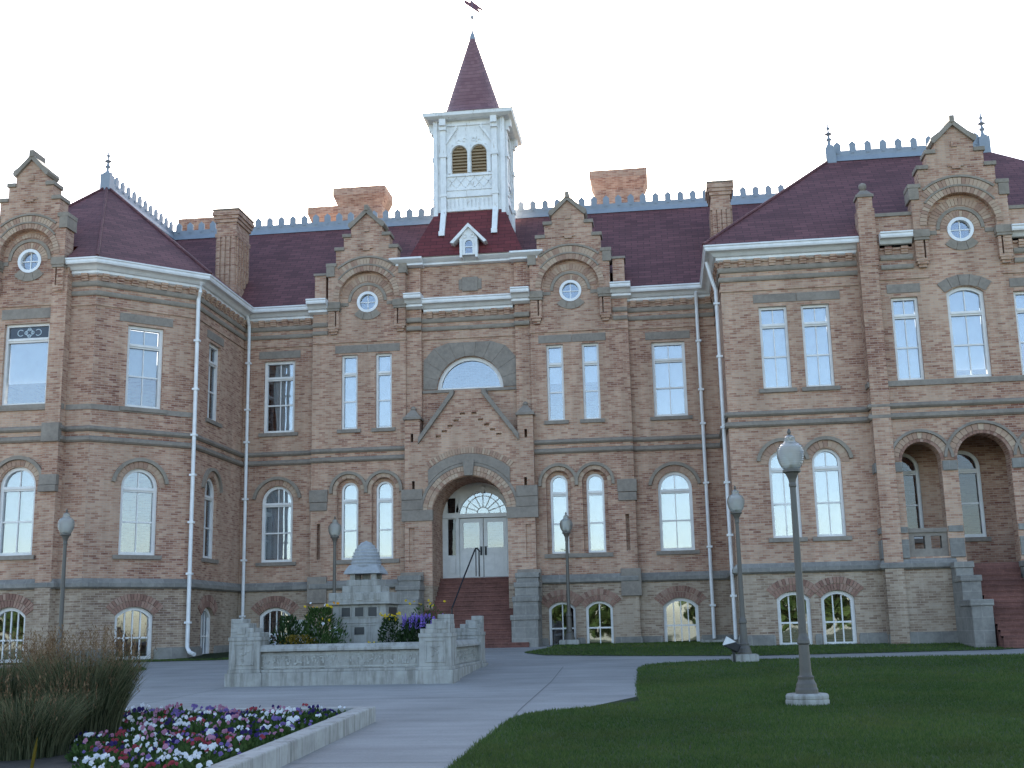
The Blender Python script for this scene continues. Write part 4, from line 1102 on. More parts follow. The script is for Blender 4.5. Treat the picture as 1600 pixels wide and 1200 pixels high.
def lamp_proto():
    r_ = empty('street_lamp', (0, 0, 0))
    q = MB(); q.lathe([(.165,.14),(.165,.22),(.15,.25),(.145,.30),(.125,.33),(.115,.36),(.12,.40),(.095,.42),(.088,.46),(.074,.86),(.095,.88),(.09,.93),(.072,.97),(.06,1.02),(.044,3.18),(.056,3.2),(.056,3.23),(.05,3.26),(.06,3.31),(.10,3.40),(.135,3.415),(.135,3.45),(.10,3.46)], n=20)
    q.build('pole', M['iron'], r_, smooth=False)
    gq = MB(); gq.lathe([(.115,3.455),(.15,3.50),(.185,3.57),(.205,3.66),(.207,3.72),(.19,3.785),(.155,3.835),(.11,3.862),(.088,3.885),(.080,3.91),(.088,3.93),(.075,3.955),(.05,3.975)], n=28)
    gq.build('globe', M['globe'], r_, smooth=True)
    bq = MB(); bq.lathe([(.03,3.46),(.035,3.6),(.06,3.63),(.05,3.68),(.02,3.72)], n=12); bq.build('bulb', paint_mat('bulb_white', (.7,.7,.66), .4), r_, smooth=True)
    fq = MB(); fq.lathe([(.055,3.965),(.045,3.985),(.018,3.99),(.018,4.0),(.03,4.02),(.026,4.05),(.006,4.085)], n=12); fq.build('finial', M['iron'], r_)
    return r_
def lamp_at(o, x, y, label, base):
    o.location = (x, y, g(y)); tag(o, label, 'street lamp', 'globe street lamps round the plaza')
    b = MB()
    if base == 'round': b.lathe([(.30,-.2),(.315,.03),(.315,.075),(.295,.085),(.31,.095),(.31,.14),(.285,.165),(.0,.165)][:7], n=28)
    else: b.box(-.30, .30, -.30, .30, -.3, .155); b.box(-.27, .27, -.27, .27, .155, .17)
    b.build('pedestal', M['concrete'], o, bevel=.015)
L0 = lamp_proto()
copies = [copy_tree(L0) for _ in range(4)]
lamp_at(L0, 2.0, 18.35, 'grey street lamp with a round stone base alone on the near lawn', 'round')
lamp_at(copies[0], 1.78, 28.7, 'street lamp on a square base beside the floodlight at the far lawn edge', 'square')
lamp_at(copies[1], -2.95, 37.3, 'street lamp against the basement windows just right of the entrance stairs', 'square')
lamp_at(copies[2], -10.02, 36.0, 'street lamp rising behind the beehive monument', 'square')
lamp_at(copies[3], -14.95, 28.6, 'street lamp rising behind the tall ornamental grass', 'square')

# ------------------------------------------------------------------ floodlight and splash block
fo = empty('floodlight', (1.52, 28.35, g(28.35)), 'boxy black floodlight with a white face on a short stem beside the far lawn lamp', 'floodlight')
q = MB(); q.tube([(0,0,-.1),(0,0,.28)], .03); q.box(-.05,.05,-.03,.03,.22,.33); q.build('stem', M['black'], fo)
q = MB(); Mx = Matrix.Translation((-.02,0,.38)) @ Matrix.Rotation(R(28), 4, 'Y')
hv = [(-.19,-.14,-.10),(.16,-.11,-.09),(.16,.11,-.09),(-.19,.14,-.10),(-.19,-.14,.12),(.16,-.11,.09),(.16,.11,.09),(-.19,.14,.12)]
q.mesh([Mx @ Vector(v) for v in hv], [(0,3,2,1),(4,5,6,7),(0,1,5,4),(1,2,6,5),(2,3,7,6),(3,0,4,7)]); q.build('housing', M['black'], fo, bevel=.02)
q = MB(); hv = [(-.21,-.15,-.10),(-.195,-.15,-.10),(-.195,.15,-.10),(-.21,.15,-.10),(-.21,-.15,.13),(-.0,-.15,.125),(-.0,.15,.125),(-.21,.15,.13)]
q.mesh([Mx @ Vector(v) for v in [(-.215,-.15,-.08),(-.2,-.15,-.08),(-.2,.15,-.08),(-.215,.15,-.08),(-.215,-.15,.13),(.02,-.13,.115),(.02,.13,.115),(-.215,.15,.13)]], [(0,3,2,1),(4,5,6,7),(0,1,5,4),(1,2,6,5),(2,3,7,6),(3,0,4,7)])
q.build('face_plate', M['white'], fo)
q = MB(); q.box(-.35,.35,-.2,.2,-.1,.09); q.box(-.35,-.28,-.2,.2,.09,.12); q.box(.28,.35,-.2,.2,.09,.12)
tag(q.build('splash_block', M['concrete'], loc=(1.35, 36.6, g(36.6))), 'low concrete splash block on the lawn strip under the downpipes', 'splash block')

# ------------------------------------------------------------------ handrail
hr = empty('handrail', (XC+.12, DY-.2, 2.28), 'thin black iron handrail down the middle of the entrance stairs', 'handrail')
q = MB(); q.tube([(.10,.25,.80),(.06,.0,.88),(.03,-.08,.88),(0,-.16,.80),(-.22,-.95,-.06),(-.45,-1.85,-1.02)], .024); q.build('rail', M['black'], hr)
q = MB(); q.tube([(.08,.25,.8),(.08,.25,0)], .022); q.build('post', M['black'], hr)
q = MB(); q.tube([(.02,-.03,.84),(.02,-.03,0)], .018); q.build('post', M['black'], hr)
q = MB(); q.tube([(-.45,-1.85,-1.02),(-.45,-1.85,-2.2)], .022); q.build('post', M['black'], hr)

# ------------------------------------------------------------------ concrete planter with stepped corner posts
PX0, PX1, PY0, PY1 = -9.03, -4.35, 24.4, 29.1
gp = g(24.4); 
pl = empty('planter', ((PX0+PX1)/2, PY0, gp), 'weathered concrete planter wall with stepped corner posts round the beehive monument', 'planter')
def planter():
    cx = (PX0+PX1)/2; hw = (PX1-PX0)/2; dp = PY1-PY0
    # walls: plinth, frieze panel, sloped cap - on four sides
    for (a, b) in (((-hw+.05, .05), (hw-.05, .05)), ((hw-.05, .05), (hw-.05, dp-.05)), ((hw-.05, dp-.05), (-hw+.05, dp-.05)), ((-hw+.05, dp-.05), (-hw+.05, .05))):
        L = math.dist(a, b); fr = frame(a, (b[0]-a[0], b[1]-a[1])); q = MB()
        q.fbox(fr, .1, L-.1, .05, -.42, -.35, .27); q.fbox(fr, .1, L-.1, .02, -.42, .27, .33)
        q.fbox(fr, .1, L-.1, -.08, -.36, .33, .68)
        pr = [(.62+0, 0)]
        P = [(.02, .69), (.02, .74), (-.05, .83), (-.40, .83), (-.40, .69)]
        V = [fr(s, d, z) for s in (.3, L-.3) for d, z in P]
        q.mesh(V, [tuple(range(5)), tuple(range(5, 10))[::-1]]+[(i, (i+1) % 5, 5+(i+1) % 5, 5+i) for i in range(5)])
        W = q.build('wall', M['concrete'], pl, bevel=.012)
        c = MB(); n = int(L/.11)
        c.fbox(fr, .6, L-.6, -.075, -.1, .60, .635); c.fbox(fr, .6, L-.6, -.075, -.1, .36, .39)
        for i in range(n):                                                            # worn carved frieze
            s = .65+(L-1.3)*(i+.5)/n
            for _ in range(3):
                x = s+random.uniform(-.05, .05); z = random.uniform(.41, .57); c.fbox(fr, x-.008-random.random()*.025, x+.008+random.random()*.025, -.070+.012*random.random(), -.1, z, z+.012+random.random()*.05)
        c.build('carved_frieze', M['concrete_carved'], W)
    # corner posts
    for sx in (-1, 1):
        for back in (0, 1):
            x0, x1 = (-hw, -hw+.66) if sx < 0 else (hw-.66, hw); y0, y1 = (0, .66) if not back else (dp-.66, dp)
            q = MB(); zb = -.35
            q.box(x0-.06, x1+.06, y0-.06, y1+.06, zb, .27); q.box(x0-.02, x1+.02, y0-.02, y1+.02, .27, .34)
            q.box(x0, x1, y0, y1, .34, .92); q.box(x0-.015, x1+.015, y0-.015, y1+.015, .92, 1.0)
            # steps rise towards the outer corner
            for j in range(4):
                t = .11*j; a0, a1 = (x0+.02, x1-.02-t*1.1) if sx < 0 else (x0+.02+t*1.1, x1-.02)
                b0, b1 = (y0+.02, y1-.02-t*.4) if not back else (y0+.02+t*.9, y1-.02)
                q.box(a0+.004*j*(sx > 0)*0, a1, b0+.004*j, b1, 1.0+.094*j, 1.094+.094*j)
            for (u0, u1, z0, z1) in ((x0+.12, x1-.12, .84, .87), (x0+.12, x1-.12, .42, .45)): q.box(u0, u1, y0-.018, y0+.01, z0, z1)
            for u in (x0+.12, x1-.15): q.box(u, u+.03, y0-.018, y0+.01, .45, .84)
            for k in range(9):
                u = random.uniform(x0+.2, x1-.24); z = random.uniform(.5, .76); q.box(u, u+.05, y0-.012-.008*random.random(), y0+.01, z, z+.015+.04*random.random())
            q.box(x0+.16, x0+.34, y0-.0, y0+.03, 1.06, 1.2) if sx < 0 else q.box(x1-.30, x1-.08, y0-.0, y0+.03, 1.08, 1.24)
            q.build('corner_post', M['concrete'], pl, bevel=.012)
    s_ = MB(); s_.box(-hw+.3, hw-.3, .3, dp-.3, -.2, .66); s_.build('soil', M['soil'], pl)
planter()
bs = empty('spotlight', (-4.86, 28.6, gp+.95), 'small black spotlight leaning on the rear corner post of the planter', 'spotlight')
q = MB(); q.tube([(-.02,0,-.3),(0,0,.0)], .02); q.build('stem', M['black'], bs)
q = MB(); q.tube([(-.09,0,.12),(-.07,0,.10),(.05,0,-.06),(.06,0,-.07)], [.05,.062,.055,.03], 12); q.build('housing', M['black'], bs)

# ------------------------------------------------------------------ beehive monument
mo = empty('monument', (-6.68, 26.65, g(24.4)+.6), 'concrete monument topped by a banded beehive, with four dark square plaques', 'monument')
def monument():
    z0 = 0.; hw = .60
    q = MB(); q.box(-hw, hw, -hw, hw, -.1, 1.05); q.box(-hw-.05, hw+.05, -hw-.05, hw+.05, -.1, .12)
    q.box(-.42, .42, -hw-.012, -hw, .64, .66); q.box(-.36, .36, -hw-.012, -hw, .59, .605)
    q.build('body', M['concrete'], mo, bevel=.012)
    q = MB(); q.box(-.70, .70, -.70, .70, 1.05, 1.10); q.box(-.68, .68, -.68, .68, 1.10, 1.31)
    for s in (-.62, .40, .0): q.box(s-.05, s+.10, -.70, -.67, 1.13, 1.30)
    for i in range(10): x = -.5+.09*i; q.box(x, x+.06, -.69, -.67, 1.16, 1.26)
    q.build('cornice_slab', M['concrete'], mo, bevel=.012)
    q = MB(); q.box(-.44, .44, -.44, .44, 1.31, 1.46); q.box(-.36, .36, -.36, .36, 1.46, 1.60); q.build('tier', M['concrete'], mo, bevel=.015)
    q = MB()
    for sx in (-1, 1):
        for sy in (-1, 1): q.box(sx*.24-.055, sx*.24+.055, sy*.24-.055, sy*.24+.055, 1.60, 1.735)
    q.lathe([(.1,1.6),(.1,1.735)], n=12); q.build('pillar', M['concrete'], mo)
    q = MB(); q.frustum((0, 0), .415, 1.735, .395, 1.80); q.frustum((0, 0), .39, 1.80, .31, 1.93)
    prof = []
    n = 8
    for i in range(n):
        t0, t1 = i/n, (i+1)/n
        r0 = .335*max(1-t0**1.9, 0)**.56; r1 = .335*max(1-t1**1.9, .01)**.56
        prof += [(r0*1.0+.004, 1.88+.60*t0), (r0*.6+r1*.4+.022, 1.88+.60*(t0*.5+t1*.5)), (r1+.002, 1.88+.60*t1-.010)]
    prof.append((.02, 2.485))
    q.lathe(prof, n=28); q.build('beehive', M['hive'], mo)
    for fr in (frame((0, -hw), (1, 0)), frame((hw, 0), (0, 1))):
        for c, pw in (((-.30, .095), (.0, .095), (.30, .095)) if fr(0,0,0)[1] < -.1 else ((0., .42),)):
            p = MB(); p.fbox(fr, c-pw, c+pw, .012, -.02, .79, .985); p.build('plaque', M['bronze'], mo)
            f_ = MB(); f_.prism(fr, [(c-pw-.025,.765),(c+pw+.025,.765),(c+pw+.025,1.01),(c-pw-.025,1.01)], [[(c-pw-.001,.789),(c+pw+.001,.789),(c+pw+.001,.986),(c-pw-.001,.986)]], .02, -.02); f_.build('plaque_frame', M['concrete'], mo)
    fr = frame((0, -hw), (1, 0))
    p = MB(); p.fbox(fr, -.105, .11, .012, -.02, .40, .56); p.build('plaque', M['bronze'], mo)
M['bronze'] = paint_mat('dark_bronze', (.03,.032,.036), .35, metal=.4)
M['hive'] = stone_mat('grey_hive_stone', (.24,.245,.25), (.36,.365,.37), 12.)
monument()

# ------------------------------------------------------------------ plants
def strips(n, base, height, spread, width, lean, rng, segs=4, top=.15, curve=1.):
    """many thin arching blades; returns verts, faces"""
    ang = rng.uniform(0, 2*np.pi, n); rr = np.sqrt(rng.uniform(0, 1, n))*base
    h = height*(0.38+.62*rng.beta(2.2, 1.5, n)); out = spread*(.25+.75*rng.uniform(0, 1, n))*(h/height)
    a2 = ang+rng.normal(0, .5, n)
    V = np.zeros((n, segs*2+1, 3)); wd = width*(.7+.6*rng.uniform(0, 1, n))
    face = rng.uniform(0, np.pi, n)
    for k in range(segs+1):
        t = k/segs
        x = rr*np.cos(ang)+out*np.cos(a2)*t**(1+curve); y = rr*np.sin(ang)+out*np.sin(a2)*t**(1+curve)
        z = h*(t-lean*t**3*.35)
        if k < segs:
            w_ = wd*(1-t*.75)/2
            V[:, 2*k] = np.stack([x-w_*np.cos(face), y-w_*np.sin(face), z], 1); V[:, 2*k+1] = np.stack([x+w_*np.cos(face), y+w_*np.sin(face), z], 1)
        else: V[:, 2*segs] = np.stack([x, y, z], 1)
    m_ = segs*2+1; idx = np.arange(n)*m_
    F = []
    for k in range(segs-1): F.append(np.stack([idx+2*k, idx+2*k+1, idx+2*k+3, idx+2*k+2], 1))
    quads = np.concatenate(F); tris = np.stack([idx+2*segs-2, idx+2*segs-1, idx+2*segs], 1)
    return V.reshape(-1, 3), quads, tris, V[:, 2*segs]
def np_mesh(name, V, quads, tris, mat, parent=None, loc=None):
    me = bpy.data.meshes.new(name); nq, ntr = len(quads), len(tris)
    me.vertices.add(len(V)); me.vertices.foreach_set('co', np.ascontiguousarray(V, dtype=np.float32).ravel())
    loops = np.concatenate([np.asarray(quads, dtype=np.int32).ravel(), np.asarray(tris, dtype=np.int32).ravel()])
    me.loops.add(len(loops)); me.loops.foreach_set('vertex_index', loops)
    st = np.concatenate([np.arange(nq)*4, nq*4+np.arange(ntr)*3]).astype(np.int32)
    me.polygons.add(nq+ntr); me.polygons.foreach_set('loop_start', st)
    me.update(calc_edges=True); me.validate(); me.materials.append(mat)
    o = bpy.data.objects.new(name, me); COL.objects.link(o)
    if parent: o.parent = parent
    if loc is not None: o.location = loc
    return o
EMPTYQ = np.zeros((0, 4), np.int32); EMPTYT = np.zeros((0, 3), np.int32)
def leaves(centers, dirs, size, rng, aspect=1.8):
    """leaf quads (diamond) at centres, pointing roughly along dirs"""
    n = len(centers); d = dirs+rng.normal(0, .35, (n, 3)); d /= np.linalg.norm(d, axis=1, keepdims=True)
    a = np.cross(d, rng.normal(0, 1, (n, 3))); a /= np.linalg.norm(a, axis=1, keepdims=True)+1e-9
    s = size*(.6+.8*rng.uniform(0, 1, (n, 1)))
    V = np.stack([centers-d*s*aspect*.5, centers+a*s*.5, centers+d*s*aspect*.5, centers-a*s*.5], 1).reshape(-1, 3)
    return V, np.arange(n*4).reshape(n, 4)
M['reed'] = leaf_mat('ornamental_grass_green', (.018,.034,.014), (.22,.215,.12), .4)
M['plume'] = leaf_mat('grass_plume', (.12,.065,.035), (.28,.19,.11), .35)
def blade_mat(name, a, b, dry):
    m = NT(name); P = m.pos()
    rnd = m.n('NewGeometry').outputs['Random Per Island']
    col = m.ramp(rnd, [(.0, a), (1., b)])
    k = m.math('ADD', m.math('MULTIPLY', m.noise(P, .9, 4., .6), .7), m.math('MULTIPLY', m.noise(P, 5., 3., .6), .35))
    col = m.mix(m.ramp(k, [(.50, (0,0,0)), (.75, (.5,.5,.5))]), col, (*dry, 1))
    k2 = m.noise(P, .35, 3.)
    col = m.mix(.8, col, m.ramp(k2, [(.36, (.72,.78,.72)), (.62, (1.12,1.1,1.0))]), 'MULTIPLY')
    d = m.n('BsdfDiffuse', {'Color': col}); tr = m.n('BsdfTranslucent', {'Color': col})
    mx = m.n('MixShader', {0: .3, 1: d, 2: tr}); m.t.links.new(mx.outputs[0], m.out.inputs[0]); return m.mat
M['blade'] = blade_mat('lawn_blade', (.052,.095,.028), (.125,.170,.056), (.15,.14,.055))
M['leaf'] = leaf_mat('bed_leaf', (.03,.06,.018), (.085,.13,.045), .3)
M['leaf_dark'] = leaf_mat('dark_leaf', (.016,.034,.014), (.05,.08,.032), .25)
M['leaf_gold'] = leaf_mat('golden_leaf', (.10,.07,.012), (.22,.16,.03), .3)
def petal_mat(name, a, b): return leaf_mat(name, a, b, .3)
PET = {'white': petal_mat('white_petal', (.62,.63,.66), (.82,.82,.84)), 'purple': petal_mat('purple_petal', (.14,.09,.28), (.26,.19,.42)),
       'violet': petal_mat('dark_violet_petal', (.03,.02,.09), (.07,.05,.17)), 'pink': petal_mat('pink_petal', (.36,.14,.24), (.54,.30,.40)), 'red': petal_mat('red_petal', (.26,.035,.05), (.40,.09,.11)),
       'yellow': petal_mat('yellow_petal', (.55,.36,.02), (.75,.55,.05)), 'lavender': petal_mat('lavender_petal', (.20,.12,.46), (.36,.25,.66)), 'orange': petal_mat('orange_petal', (.6,.2,.02), (.7,.35,.04))}

# tall ornamental grass clumps in the near flower bed
def ornamental(x, y, n, h, base, spread, label, seed, plume=.5):
    rng = np.random.default_rng(seed)
    o = empty('ornamental_grass', (x, y, g(y)+.05), label, 'ornamental grass', 'ornamental grass clumps in the flower bed')
    V, q_, t_, tips = strips(int(n*.72), base, h*.93, spread, .0105, .5, rng, 5, curve=.8)
    np_mesh('blade_mass', V, q_, t_, M['reed'], o)['kind'] = 'stuff'
    V, q_, t_, tips = strips(int(n*.06*plume*2), base*.9, h*1.03, spread*.85, .004, .25, rng, 4, curve=.7)
    nn = len(tips); k = 12
    base_pts = np.repeat(tips, k, 0); tt = np.tile(np.linspace(0, 1, k), nn)[:, None]
    c = base_pts+np.concatenate([rng.normal(0, .012, (nn*k, 2)), -tt*.26], 1)
    lv, lq = leaves(c, np.tile(np.array([[0, 0, 1.]]), (nn*k, 1)), .011, rng, 3.2)
    np_mesh('stem_mass', V, q_, t_, M['reed'], o)['kind'] = 'stuff'
    np_mesh('plume_mass', lv, lq, EMPTYT, M['plume'], o)['kind'] = 'stuff'
    return o
ornamental(-7.15, 14.3, 5200, 1.55, .45, .66, 'large dark ornamental grass clump with rusty plumes at the edge of the petunias', 3, .85)
ornamental(-8.45, 14.9, 3800, 1.48, .45, .70, 'ornamental grass clump cut by the photo edge behind the large clump', 4, .9)
ornamental(-7.15, 13.0, 3000, 1.05, .46, .72, 'shorter drooping ornamental grass clump nearest the camera', 5, .35)

# flower bed: kerb, soil, petunias
KX = -4.2
kb = MB()
def kerb_run(pts, w=.24, h=.22):
    for a, b in zip(pts[:-1], pts[1:]):
        pass
q = MB(); ys = [4, 8, 11, 13, 14.5, 16, 16.62]
for y0, y1 in zip(ys[:-1], ys[1:]):
    z0, z1 = g(y0), g(y1)
    q.mesh([(KX-.12,y0,z0-.2),(KX+.12,y0,z0-.2),(KX+.12,y1-.006,z1-.2),(KX-.12,y1-.006,z1-.2),(KX-.12,y0,z0+.22),(KX+.12,y0,z0+.22),(KX+.12,y1-.006,z1+.22),(KX-.12,y1-.006,z1+.22)],
           [(0,3,2,1),(4,5,6,7),(0,1,5,4),(1,2,6,5),(2,3,7,6),(3,0,4,7)])
zb = g(16.7)
q.mesh([(-16,16.62,zb-.2),(KX+.12,16.62,zb-.2),(KX+.12,16.86,zb-.2),(-16,16.86,zb-.2),(-16,16.62,zb+.215),(KX+.12,16.62,zb+.215),(KX+.12,16.86,zb+.215),(-16,16.86,zb+.215)],
       [(0,3,2,1),(4,5,6,7),(0,1,5,4),(1,2,6,5),(2,3,7,6),(3,0,4,7)])
tag(q.build('flower_bed_kerb', M['concrete'], bevel=.02), 'low stained concrete kerb edging the petunia bed beside the path', 'kerb')
ground_sheet('bed_soil', [[(-16,4),(KX-.1,4),(KX-.1,16.65),(-16,16.65)]], .10, M['soil'])

def blossom_mesh(name, mat, rng, r_=.0235):
    n = 10; V = [(0, 0, -.012)]; F = []
    for i in range(n):
        a = 2*math.pi*i/n; rr = r_*(1.0 if i % 2 == 0 else .80)*rng.uniform(.92, 1.08); V.append((rr*math.cos(a), rr*math.sin(a), .004*(1 if i % 2 else -1)+rng.normal(0, .003)))
    F = [(0, 1+i, 1+(i+1) % n) for i in range(n)]
    me = bpy.data.meshes.new(name); me.from_pydata(V, [], F); me.materials.append(mat); return me
def petunias():
    rng = np.random.default_rng(21)
    lmesh = []
    for i in range(5):
        n = 110; c = rng.normal(0, 1, (n, 3)); c /= np.linalg.norm(c, axis=1, keepdims=True); c[:, 2] = np.abs(c[:, 2]); rad = .18*rng.uniform(.45, 1, (n, 1))
        cc = c*rad*np.array([[1, 1, .8]]); V, q_ = leaves(cc, c+np.array([[0, 0, .3]]), .035, rng, 1.6)
        o = np_mesh('petunia', V, q_, EMPTYT, M['leaf']); lmesh.append(o.data); bpy.data.objects.remove(o)
    bm_ = {k: [blossom_mesh('blossom', PET[k], rng) for _ in range(3)] for k in ('white', 'purple', 'violet', 'pink', 'red')}
    LBL = {'white': 'white petunia in the concrete edged flower bed', 'purple': 'blue purple petunia in the concrete edged flower bed', 'violet': 'very dark violet petunia in the concrete edged flower bed',
           'pink': 'pink petunia in the concrete edged flower bed', 'red': 'red petunia in the concrete edged flower bed'}
    cols = list(LBL); first = {}
    pts = []
    for yy in np.arange(10.9, 16.5, .27):
        for xx in np.arange(-8.0, -4.42, .27):
            x, y = xx+rng.uniform(-.09, .09), yy+rng.uniform(-.09, .09)
            if x > KX-.22 or x < -.52*y+.9-.0 and x < -7.6: continue
            if math.hypot(x+7.15, y-14.3) < .6 or math.hypot(x+7.15, y-13.0) < .6: continue
            if x/y < -.50: continue
            pts.append((x, y))
    for (x, y) in pts:
        wts = [.34, .2, .18 if y < 15.5 else .4, .2, .12]; wts = np.array(wts)/sum(wts)
        k = cols[rng.choice(5, p=wts)]
        o = bpy.data.objects.new('petunia', lmesh[rng.integers(5)]); COL.objects.link(o)
        o.location = (x, y, g(y)+.10); o.rotation_euler = (0, 0, rng.uniform(0, 6.28)); s = rng.uniform(.85, 1.2); o.scale = (s, s, s*rng.uniform(.9, 1.25))
        tag(o, LBL[k], 'petunia', 'petunias in the flower bed')
        for j in range(rng.integers(4, 8)):
            b = bpy.data.objects.new('blossom', bm_[k][rng.integers(3)]); COL.objects.link(b); b.parent = o
            a, rr = rng.uniform(0, 6.28), rng.uniform(0, .17); d = Vector((rr*math.cos(a), rr*math.sin(a), .08)); up = math.sqrt(max(.19**2-rr*rr, .001))*.85
            b.location = (d.x, d.y, up+.015)
            nrm = Vector((d.x*3+rng.normal(0, .3), d.y*3+rng.normal(0, .3), .55)); nrm = nrm+Vector((math.sin(-o.rotation_euler.z), -math.cos(o.rotation_euler.z), 0))*.7
            b.rotation_euler = nrm.to_track_quat('Z', 'Y').to_euler(); sc = rng.uniform(.8, 1.25); b.scale = (sc,)*3
petunias()
o = MB(); o.tube([(0,0,0),(.01,0,.18),(.035,0,.34),(.05,0,.46)], [.012,.016,.014,.003], 6)
tag(o.build('yellow_leaf', M['leaf_gold'], loc=(-6.0, 11.05, g(11)+.05)), 'single bright yellow leaf blade at the bottom corner of the bed', 'leaf')

# plants inside the planter
def bush(name, x, y, w, h, n, lmat, size, label, cat, flowers=None, rng=None, stems=0, aspect=1.8, upright=.4, fl_top=.6, fsize=.035, spikes=None):
    rng = np.random.default_rng(abs(hash(label)) % 1000 if rng is None else rng)
    o = empty(name, (x, y, gp+.64), label, cat, 'flowering plants in the concrete planter')
    t = rng.uniform(0, 1, n); a = rng.uniform(0, 2*np.pi, n); prof = w*(.45+.75*np.sin(np.pi*np.clip(t*.8+.15, 0, 1)))*np.sqrt(rng.uniform(.1, 1, n))
    lump = 1+.35*np.sin(a*3+rng.uniform(0, 6))*np.cos(t*5)
    c = np.stack([prof*lump*np.cos(a), prof*lump*np.sin(a), t*h], 1); d = np.stack([np.cos(a), np.sin(a), np.full(n, upright*2)], 1)
    V, q_ = leaves(c, d, size, rng, aspect); np_mesh('foliage', V, q_, EMPTYT, M[lmat], o)
    if stems:
        V, q2, t2, tips = strips(stems, w*.7, h*1.15, w*.8, .008, .2, rng, 4); np_mesh('stem_mass', V, q2, t2, M[lmat], o)['kind'] = 'stuff'
    if flowers:
        for kind, num in flowers:
            me = blossom_mesh('flower', PET[kind], rng, fsize)
            for _ in range(num):
                a_ = rng.uniform(0, 6.28); rr = w*rng.uniform(.2, 1.1); z = h*rng.uniform(fl_top, 1.12)
                b = bpy.data.objects.new('flower', me); COL.objects.link(b); b.parent = o; b.location = (rr*math.cos(a_), rr*math.sin(a_), z)
                b.rotation_euler = Vector((rng.normal(0, .5), -.8+rng.normal(0, .4), .6)).to_track_quat('Z', 'Y').to_euler(); s = rng.uniform(.8, 1.3); b.scale = (s,)*3
    if spikes:
        for _ in range(spikes):
            a_ = rng.uniform(0, 6.28); rr = w*math.sqrt(rng.uniform(.02, 1))*1.15; hh = h*rng.uniform(.85, 1.12); k = 46
            tt = rng.uniform(0, 1, k); c = np.stack([rng.normal(0, .022, k)*(1.15-tt), rng.normal(0, .022, k)*(1.15-tt), tt*.26], 1)
            V, q_ = leaves(c, np.tile(np.array([[0, 0, .6]]), (k, 1))+rng.normal(0, .6, (k, 3)), .028, rng, 1.1)
            np_mesh('flower_spike', V, q_, EMPTYT, PET['lavender'], o, loc=(rr*math.cos(a_), rr*math.sin(a_), hh-.2))
    return o
bush('flowering_plant', -8.05, 25.3, .26, .78, 620, 'leaf_dark', .03, 'tall dark stemmed plant near the planter post with narrow upright leaves', 'plant', None, 1, stems=90, aspect=4, upright=1.2)
bush('flowering_plant', -7.45, 25.6, .38, .95, 1500, 'leaf', .035, 'leafy green bush with orange and yellow daisies close to the monument', 'plant', [('yellow', 7), ('orange', 4), ('white', 6)], 2, stems=60, aspect=2.6, upright=.8)
bush('flowering_plant', -7.72, 25.0, .34, .38, 700, 'leaf_gold', .03, 'low golden leaved plant behind the planter cap', 'plant', None, 3, aspect=1.6)
bush('flowering_plant', -7.0, 25.15, .28, .48, 360, 'leaf', .02, 'wispy small flowered plant in front of the monument body', 'plant', [('white', 10)], 4, stems=60, aspect=3, upright=1., fsize=.016)
bush('flowering_plant', -8.38, 25.05, .12, .34, 110, 'leaf', .04, 'pale drooping white flower beside the planter post', 'plant', [('white', 6)], 5, fsize=.05)
bush('flowering_plant', -5.86, 25.5, .24, .72, 900, 'leaf_dark', .035, 'dark leaved plant with a bright yellow top at the monument corner', 'plant', [('yellow', 26)], 6, fl_top=.9, fsize=.03, aspect=1.6)
bush('flowering_plant', -5.28, 25.8, .46, .66, 1500, 'leaf_dark', .03, 'bush of lavender purple flower spikes next to the stepped post', 'plant', None, 7, stems=160, aspect=3.5, upright=1.2, spikes=44)
bush('flowering_plant', -5.35, 26.9, .45, .98, 420, 'leaf', .025, 'tall thin yellow daisies standing behind the purple spikes', 'plant', [('yellow', 9)], 8, stems=50, aspect=3, upright=1.2, fl_top=.95, fsize=.04)
bush('flowering_plant', -6.05, 24.95, .16, .2, 160, 'leaf', .03, 'little yellow flowered plant on the soil right of the monument', 'plant', [('yellow', 14)], 9, fsize=.024)

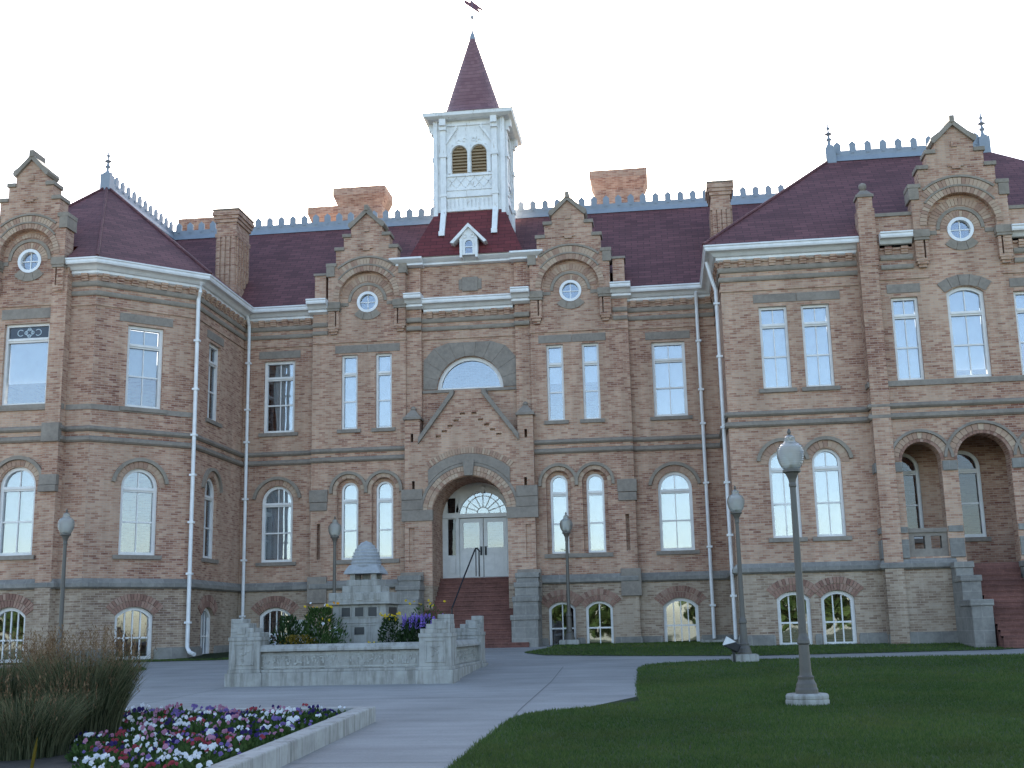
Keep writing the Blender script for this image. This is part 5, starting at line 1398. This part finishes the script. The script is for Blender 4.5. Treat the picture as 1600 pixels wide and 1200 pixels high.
# ------------------------------------------------------------------ lawn blades
def lawn_blades():
    rng = np.random.default_rng(5); polys = list(LAWN.items()); Vs = []
    def inside(poly, x, y):
        c = np.zeros(len(x), bool); n = len(poly)
        for i in range(n):
            (x0, y0), (x1, y1) = poly[i], poly[(i+1) % n]
            if y0 == y1: continue
            m_ = ((y0 > y) != (y1 > y)) & (x < (x1-x0)*(y-y0)/(y1-y0)+x0); c ^= m_
        return c
    for name, poly in polys:
        P = np.array(poly); ymin, ymax = max(P[:, 1].min(), 11.5), P[:, 1].max()
        for y0 in np.arange(ymin, ymax, 1.0):
            y1 = min(y0+1.0, ymax); dens = 2600*(12/max(y0, 12))**1.7
            xl, xr = max(P[:, 0].min(), -.6*y1), min(P[:, 0].max(), .36*y1+.4)
            if xr <= xl: continue
            n = int(dens*(xr-xl)*(y1-y0)); x = rng.uniform(xl, xr, n); y = rng.uniform(y0, y1, n); k = inside(poly, x, y); x, y = x[k]+rng.normal(0, .022, k.sum()), y[k]+rng.normal(0, .022, k.sum()); n = len(x)
            sc = (y/12)**.55
            patch = .5+.5*np.sin(x*1.7+np.sin(y*1.3))*np.sin(y*1.1+1.3*np.sin(x*.8))
            h = (.028+.022*rng.uniform(0, 1, n)+.008*patch)*1.0; wd = .0055*sc*(.7+.6*rng.uniform(0, 1, n)); a = rng.uniform(0, 2*np.pi, n); ln = h*.55
            z = np.interp(y, GY, GZ)+.006; dx, dy = np.cos(a)*wd, np.sin(a)*wd; b = rng.uniform(0, 2*np.pi, n)
            Vs.append(np.stack([np.stack([x-dx, y-dy, z], 1), np.stack([x+dx, y+dy, z], 1), np.stack([x+ln*np.cos(b), y+ln*np.sin(b), z+h], 1)], 1))
    V = np.concatenate(Vs).reshape(-1, 3); n = len(V)//3
    print('lawn blades', n)
    o = np_mesh('lawn_grass', V, EMPTYQ, np.arange(n*3).reshape(n, 3), M['blade']); o['kind'] = 'stuff'; tag(o, 'short mown grass covering the lawns', 'grass', kind='stuff')
lawn_blades()

# ------------------------------------------------------------------ what the windows mirror: a far belt of street trees behind the camera
def tree_belt():
    rng = np.random.default_rng(9); Vs = []; Q = []; k = 0
    for i in range(26):
        x = -75+6*i+rng.normal(0, 2); y = -34+rng.normal(0, 5); h = rng.uniform(5, 9.5); w_ = rng.uniform(2.2, 3.6); n = 700
        c = rng.normal(0, 1, (n, 3)); c /= np.linalg.norm(c, axis=1, keepdims=True); c *= rng.uniform(.5, 1, (n, 1)); c = c*np.array([[w_, w_, h*.42]])+np.array([[x, y, g(y)+h*.58]])
        V, q_ = leaves(c, rng.normal(0, 1, (n, 3)), .55, rng, 1.4); Vs.append(V); Q.append(q_+k); k += len(V)
    o = np_mesh('tree_belt', np.concatenate(Vs), np.concatenate(Q), EMPTYT, M['leaf']); tag(o, 'far belt of street trees mirrored in the windows', 'trees', kind='stuff')
tree_belt()
